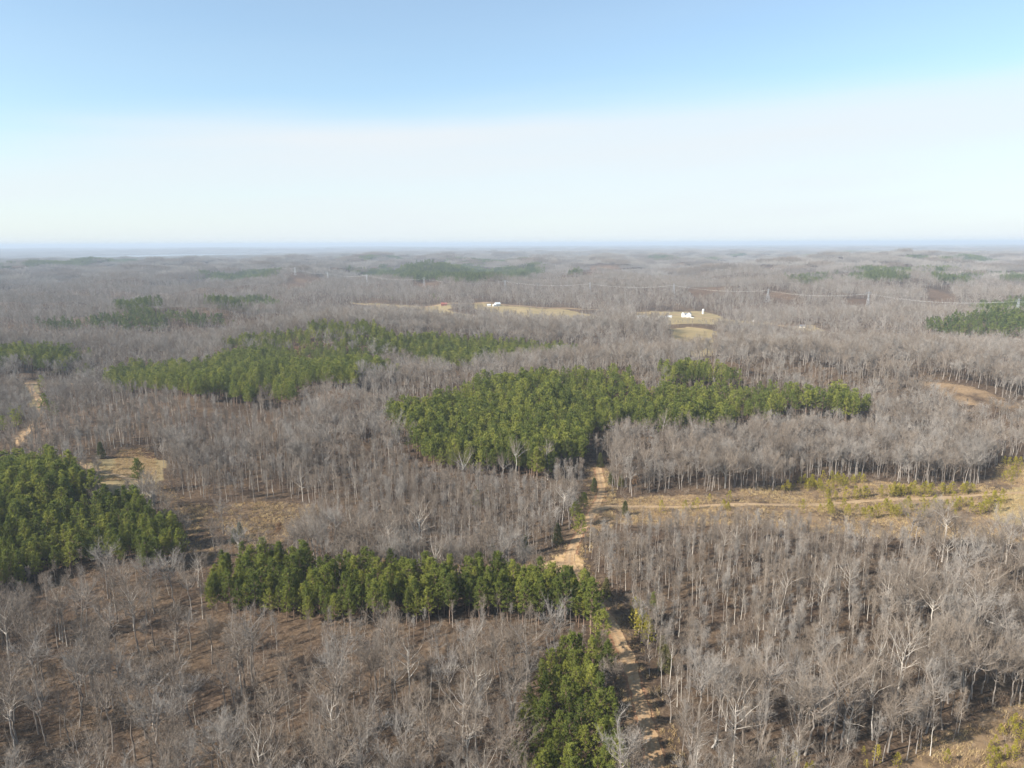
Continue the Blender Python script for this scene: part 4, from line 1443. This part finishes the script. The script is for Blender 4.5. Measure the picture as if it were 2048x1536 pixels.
LOG_LABEL = ['bleached fallen log at the small left field', 'bleached fallen log in the reddish brush gap', 'fallen pale trunk on the sunlit right slope', 'second fallen trunk on the sunlit right slope', 'fallen leaning trunk near the right edge', 'short bleached log left of the brush gap', 'dark fallen log in the lower right brush', 'fallen trunk at the top of the right slope']
for k, ((x, y), lab) in enumerate(zip(LOGS, LOG_LABEL)):
    rng = np.random.default_rng(40 + k)
    s_ = Shape()
    a = rng.uniform(-1.3, 1.3)
    L = rng.uniform(3.5, 7)
    d = np.array([math.cos(a), math.sin(a), 0.03])
    c = np.array([[0, 0, 0.25]]) + np.outer(np.linspace(-0.5, 0.5, 7) * L, d) + rng.normal(0, 0.14, (7, 3)) * np.array([1, 1, 0.5])
    gz_ = ground_z(x + c[:, 0], y + c[:, 1]) - float(ground_z(x, y))
    c[:, 2] += gz_
    s_.tube(c, np.linspace(0.30, 0.12, 7), 7)
    b_ = Shape()
    for q in range(4):
        p, pd = at_path(c, rng.uniform(0.45, 0.95))
        path = limb_path(p, unit(pd + rng.normal(0, 0.7, 3) + np.array([0, 0, 0.5])), rng.uniform(1.0, 2.6), 3, rng, 0.2, 0.15)
        b_.tube(path, np.linspace(0.10, 0.03, 4), 4)
    e = bpy.data.objects.new('fallen_log', None)
    link(e)
    e.location = (x, y, float(ground_z(x, y)))
    link(mesh_obj('trunk', s_.v, s_.f, DEADWOOD, e))
    link(mesh_obj('crown', b_.v, b_.f, DEADWOOD, e))
    tag(e, lab, 'log', 'fallen logs')


# ------------------------------------------------------------------ farm buildings in the valley
def box(x0, x1, y0, y1, z0, z1):
    v = [(x0, y0, z0), (x1, y0, z0), (x1, y1, z0), (x0, y1, z0), (x0, y0, z1), (x1, y0, z1), (x1, y1, z1), (x0, y1, z1)]
    f = [(0, 3, 2, 1), (4, 5, 6, 7), (0, 1, 5, 4), (1, 2, 6, 5), (2, 3, 7, 6), (3, 0, 4, 7)]
    return v, f


def gable(w, d, h, rise):
    """walls with gable ends facing +-x"""
    v = [(-w / 2, -d / 2, -1), (w / 2, -d / 2, -1), (w / 2, d / 2, -1), (-w / 2, d / 2, -1), (-w / 2, -d / 2, h), (w / 2, -d / 2, h), (w / 2, d / 2, h), (-w / 2, d / 2, h), (-w / 2, 0, h + rise), (w / 2, 0, h + rise)]
    f = [(0, 1, 5, 4), (2, 3, 7, 6), (1, 2, 6, 9, 5), (3, 0, 4, 8, 7), (4, 5, 9, 8), (6, 7, 8, 9)]
    return v, f


def roof_mesh(w, d, h, rise, over=0.5, th=0.22):
    k = rise / (d / 2)
    y = d / 2 + over
    ze = h - over * k
    x = w / 2 + over
    v = []
    for zz in (0.03, 0.03 + th):
        v += [(-x, -y, ze + zz), (x, -y, ze + zz), (x, 0, h + rise + zz), (-x, 0, h + rise + zz), (x, y, ze + zz), (-x, y, ze + zz)]
    f = [(0, 3, 2, 1), (3, 5, 4, 2), (6, 7, 8, 9), (9, 8, 10, 11), (0, 1, 7, 6), (5, 11, 10, 4), (1, 2, 8, 7), (2, 4, 10, 8), (0, 6, 9, 3), (3, 9, 11, 5)]
    return v, f


def building(name, label, cat, pos, rz, w, d, h, rise, wall_m, roof_m, windows=4, doors=1, chimney=False, wings=()):
    e = bpy.data.objects.new(name, None)
    link(e)
    e.location = (pos[0], pos[1], float(ground_z(*pos)) + 0.1)
    e.rotation_euler = (0, 0, rz)
    e.scale = (0.75, 0.75, 0.75)
    link(mesh_obj('wall', *gable(w, d, h, rise), wall_m, e))
    rf = link(mesh_obj('roof', *roof_mesh(w, d, h, rise), roof_m, e))
    for (ox, oy, ww, wd, wh, wr, wz) in wings:
        wg = link(mesh_obj('wing', *gable(ww, wd, wh, wr), wall_m, e))
        wg.location = (ox, oy, 0)
        wg.rotation_euler = (0, 0, wz)
        wr_ = link(mesh_obj('wing_roof', *roof_mesh(ww, wd, wh, wr), roof_m, wg))
    if chimney:
        link(mesh_obj('chimney', *box(w * 0.2, w * 0.2 + 0.9, -0.4, 0.5, h + rise * 0.5, h + rise + 1.1), RED, rf))
    for s in (-1, 1):
        for k in range(windows):
            x = (k + 0.5) / windows * w - w / 2
            if doors and s == -1 and k == windows // 2:
                dr = link(mesh_obj('door', *box(x - 0.5, x + 0.5, s * d / 2 - 0.06, s * d / 2 + 0.06, 0.05, 2.15), ROOF_GREY, e))
                continue
            wd_ = link(mesh_obj('window', *box(x - 0.55, x + 0.55, s * d / 2 - 0.05, s * d / 2 + 0.05, 1.0, min(h - 0.4, 2.4)), WHITE, e))
            link(mesh_obj('pane', *box(x - 0.45, x + 0.45, s * d / 2 - 0.08, s * d / 2 + 0.08, 1.1, min(h - 0.5, 2.3)), GLASS, wd_))
    tag(e, label, cat, None)
    return e


H_ = HOUSES
building('white_house', 'large white gabled farmhouse with grey roof at the foot of the wooded ridge', 'house', H_['gable_house'], R(70), 13, 10, 6.2, 4.6, WHITE, ROOF_GREY, 5, 1, True,
         ((-1, 6, 7, 7, 5.0, 3.6, R(90)),))
building('white_barn', 'tall narrow white barn just left of the large white farmhouse', 'barn', H_['gable_wing'], R(84), 11, 6, 6.0, 4.0, WHITE, ROOF_TIN, 3, 1)
building('long_shed', 'long white metal shed at the left end of the farm buildings', 'shed', H_['long_shed'], R(-14), 24, 8, 3.4, 1.6, WHITE, ROOF_TIN, 6, 1)
building('cream_house', 'low cream house in the middle of the farm buildings', 'house', H_['shed_b'], R(10), 9, 7, 3.0, 1.8, CREAM, ROOF_TIN, 3, 1)
building('cream_house', 'small cream house with pale roof next to the two dark evergreens', 'house', H_['shed_c'], R(-8), 13, 7, 3.0, 1.8, CREAM, ROOF_TIN, 4, 1)
building('white_house', 'white two-part farmhouse in the middle of the valley fields', 'house', H_['farmhouse'], R(25), 13, 9, 5.4, 3.6, WHITE, ROOF_TIN, 4, 1, True, ((-9, -2, 9, 6, 3.0, 2.0, 0),))
building('white_shed', 'small white shed left of the two-part valley farmhouse', 'shed', H_['small_shed'], R(5), 9, 6, 3.0, 1.8, WHITE, ROOF_TIN, 2, 1)
building('red_barn', 'low red barn beneath two pines at the left of the valley', 'barn', H_['red_barn'], R(8), 15, 8, 4.0, 3.0, RED, RED, 3, 1)
building('cottage', 'small white cottage half hidden before the pine block at the right', 'house', H_['cottage_e'], R(10), 11, 6, 2.8, 1.6, WHITE, ROOF_TIN, 3, 1)
building('cottage', 'small dark-roofed cottage by the country road right of the tan field', 'house', H_['cottage_f'], R(-10), 9, 6, 2.8, 1.8, CREAM, ROOF_GREY, 3, 1)
building('cottage', 'tiny white cottage at the foot of the ridge right of the farm', 'house', H_['cottage_g'], R(0), 7, 5, 2.8, 1.8, WHITE, ROOF_GREY, 2, 1)
building('white_house', 'distant white house by the far road at the upper left', 'house', H_['far_white'], R(0), 22, 12, 5, 3, WHITE, ROOF_TIN, 4, 1)
building('white_house', 'smaller of the two distant white houses at the upper left', 'house', H_['far_white_b'], R(20), 14, 10, 5, 3, WHITE, ROOF_TIN, 3, 1)

# a white grain bin beside the farm
e = bpy.data.objects.new('grain_bin', None)
link(e)
e.location = (*H_['white_post'], float(ground_z(*H_['white_post'])))
s_ = Shape()
s_.tube(np.array([[0, 0, -0.5], [0, 0, 3.0], [0, 0, 7.5]]), [1.9, 1.9, 1.9], 16)
link(mesh_obj('wall', s_.v, s_.f, WHITE, e, smooth=True))
s_ = Shape()
s_.tube(np.array([[0, 0, 7.5], [0, 0, 8.4], [0, 0, 9.0]]), [2.05, 1.0, 0.15], 16)
link(mesh_obj('roof', s_.v, s_.f, WHITE, e))
link(mesh_obj('ladder', *box(-0.25, 0.25, -2.1, -1.93, 0.0, 7.4), STEEL, e))
tag(e, 'slim white grain bin standing right of the large farmhouse', 'silo')

# cars are too small to tell at that distance except one white van in the yard
e = bpy.data.objects.new('parked_van', None)
link(e)
vx, vy = H_['van']
e.location = (vx, vy, float(ground_z(vx, vy)) + 0.05)
v = [(-2.5, -0.95, 0.4), (2.5, -0.95, 0.4), (2.5, 0.95, 0.4), (-2.5, 0.95, 0.4), (-2.5, -0.95, 2.2), (1.2, -0.9, 2.2), (1.2, 0.9, 2.2), (-2.5, 0.95, 2.2), (2.0, -0.9, 1.3), (2.0, 0.9, 1.3), (2.5, -0.9, 1.1), (2.5, 0.9, 1.1)]
f = [(0, 3, 2, 1), (4, 5, 6, 7), (0, 1, 10, 8, 5, 4), (3, 7, 6, 9, 11, 2), (0, 4, 7, 3), (1, 2, 11, 10), (10, 11, 9, 8)]
link(mesh_obj('body', v, f, WHITE, e))
link(mesh_obj('windscreen', [(1.22, -0.8, 2.15), (1.22, 0.8, 2.15), (1.99, 0.85, 1.33), (1.99, -0.85, 1.33)], [(0, 1, 2, 3)], GLASS, e))
for wx in (-1.6, 1.6):
    for wy in (-0.95, 0.95):
        s_ = Shape()
        s_.tube(np.array([[wx, wy - 0.1, 0.36], [wx, wy + 0.1, 0.36]]), [0.36, 0.36], 12)
        link(mesh_obj('wheel', s_.v, s_.f, GLASS, e))
tag(e, 'white van parked in the yard before the large farmhouse', 'van')


# ------------------------------------------------------------------ power line
PY = np.array(PYLONS)
PG = ground_z(PY[:, 0], PY[:, 1])
dirs = np.gradient(PY[:, :2], axis=0)
ARM = (-5.5, 0.0, 5.5)


def bar(sh, a, b, r_):
    sh.tube(np.array([a, b], float), [r_, r_], 4)


PY_LABEL = ['lattice pylon at the right edge above the pine block', 'second lattice pylon from the right edge, by the reddish cut', 'third lattice pylon from the right edge, over the orange bank', 'lattice pylon above the large white farmhouse',
            'lattice pylon on the ridge right of the valley farmhouse', 'lattice pylon on the ridge above the valley farmhouse', 'lattice pylon in front of the far green pine hill', 'lattice pylon at the left end of the far green pine hill',
            'lattice pylon left of the far green pine hill', 'leftmost lattice pylon near the reddish cut']
for k, ((x, y, h), g_) in enumerate(zip(PY, PG)):
    e = bpy.data.objects.new('power_pylon', None)
    link(e)
    e.location = (x, y, g_)
    e.rotation_euler = (0, 0, math.atan2(dirs[k, 1], dirs[k, 0]) - math.pi / 2)
    for sx in (-1, 1):
        for sy in (-1, 1):
            sh = Shape()
            bar(sh, (sx * 3.0, sy * 3.0, -0.5), (sx * 0.7, sy * 0.7, h - 4), 0.20)
            bar(sh, (sx * 0.7, sy * 0.7, h - 4), (sx * 0.5, sy * 0.5, h), 0.16)
            link(mesh_obj('leg', sh.v, sh.f, STEEL, e))
    sh = Shape()
    for q in range(6):
        t0, t1 = q / 6, (q + 1) / 6
        w0, w1 = 3.0 - 2.3 * t0, 3.0 - 2.3 * t1
        for s in (-1, 1):
            bar(sh, (-w0, s * w0, t0 * (h - 4)), (w1, s * w1, t1 * (h - 4)), 0.10)
            bar(sh, (w0, s * w0, t0 * (h - 4)), (-w1, s * w1, t1 * (h - 4)), 0.10)
            bar(sh, (s * w0, -w0, t0 * (h - 4)), (s * w1, w1, t1 * (h - 4)), 0.10)
            bar(sh, (s * w0, w0, t0 * (h - 4)), (s * w1, -w1, t1 * (h - 4)), 0.10)
    link(tag(mesh_obj('bracing', sh.v, sh.f, STEEL, e), kind='stuff'))
    link(mesh_obj('crossarm', *box(-6.2, 6.2, -0.35, 0.35, h - 2.2, h - 1.8), STEEL, e))
    for ax in ARM:
        sh = Shape()
        bar(sh, (ax, 0, h - 2.2), (ax, 0, h - 3.6), 0.14)
        link(mesh_obj('insulator', sh.v, sh.f, GLASS, e))
    tag(e, PY_LABEL[k], 'pylon', 'pylons of the power line')

for k, ax in enumerate(ARM):
    pts = []
    ends_ = []
    for (x, y, h), g_, d in zip(PY, PG, dirs):
        d = d / np.linalg.norm(d)
        n_ = np.array([d[1], -d[0]])
        ends_.append(np.array([x + n_[0] * ax, y + n_[1] * ax, g_ + h - 3.6]))
    # the line runs on past both ends of what is seen
    ends_ = [ends_[0] * 2 - ends_[1]] + ends_ + [ends_[-1] * 2 - ends_[-2]]
    for a, b in zip(ends_[:-1], ends_[1:]):
        L = np.linalg.norm(b - a)
        for t in np.arange(16) / 16:
            p = a + (b - a) * t
            p = p - np.array([0, 0, 1]) * (L * 0.032) * 4 * t * (1 - t)
            pts.append(p)
    pts.append(ends_[-1])
    sh = Shape()
    sh.tube(np.array(pts), np.full(len(pts), 0.032), 5)
    link(tag(mesh_obj('power_line_wire', sh.v, sh.f, WIRE), ['bright sagging wire of the power line, near side', 'bright sagging wire of the power line, middle', 'bright sagging wire of the power line, far side'][k], 'wire', 'wires of the power line'))

# ------------------------------------------------------------------ haze: even air in one closed box around everything
hv, hf = box(-47000, 47000, -47000, 47000, float(GZ.min()) - 30, 135)
haze_m = bpy.data.materials.new('haze_air')
haze_m.use_nodes = True
hn = haze_m.node_tree
hn.nodes.remove(hn.nodes['Principled BSDF'])
pv = hn.nodes.new('ShaderNodeVolumePrincipled')
pv.inputs['Color'].default_value = (0.55, 0.645, 0.765, 1)
pv.inputs['Density'].default_value = 0.000115
pv.inputs['Anisotropy'].default_value = 0.0
hn.links.new(pv.outputs[0], hn.nodes['Material Output'].inputs['Volume'])
hz_o = link(mesh_obj('haze', hv, hf, haze_m))
tag(hz_o, 'thin blue haze over the distant woods', None, None, 'stuff')
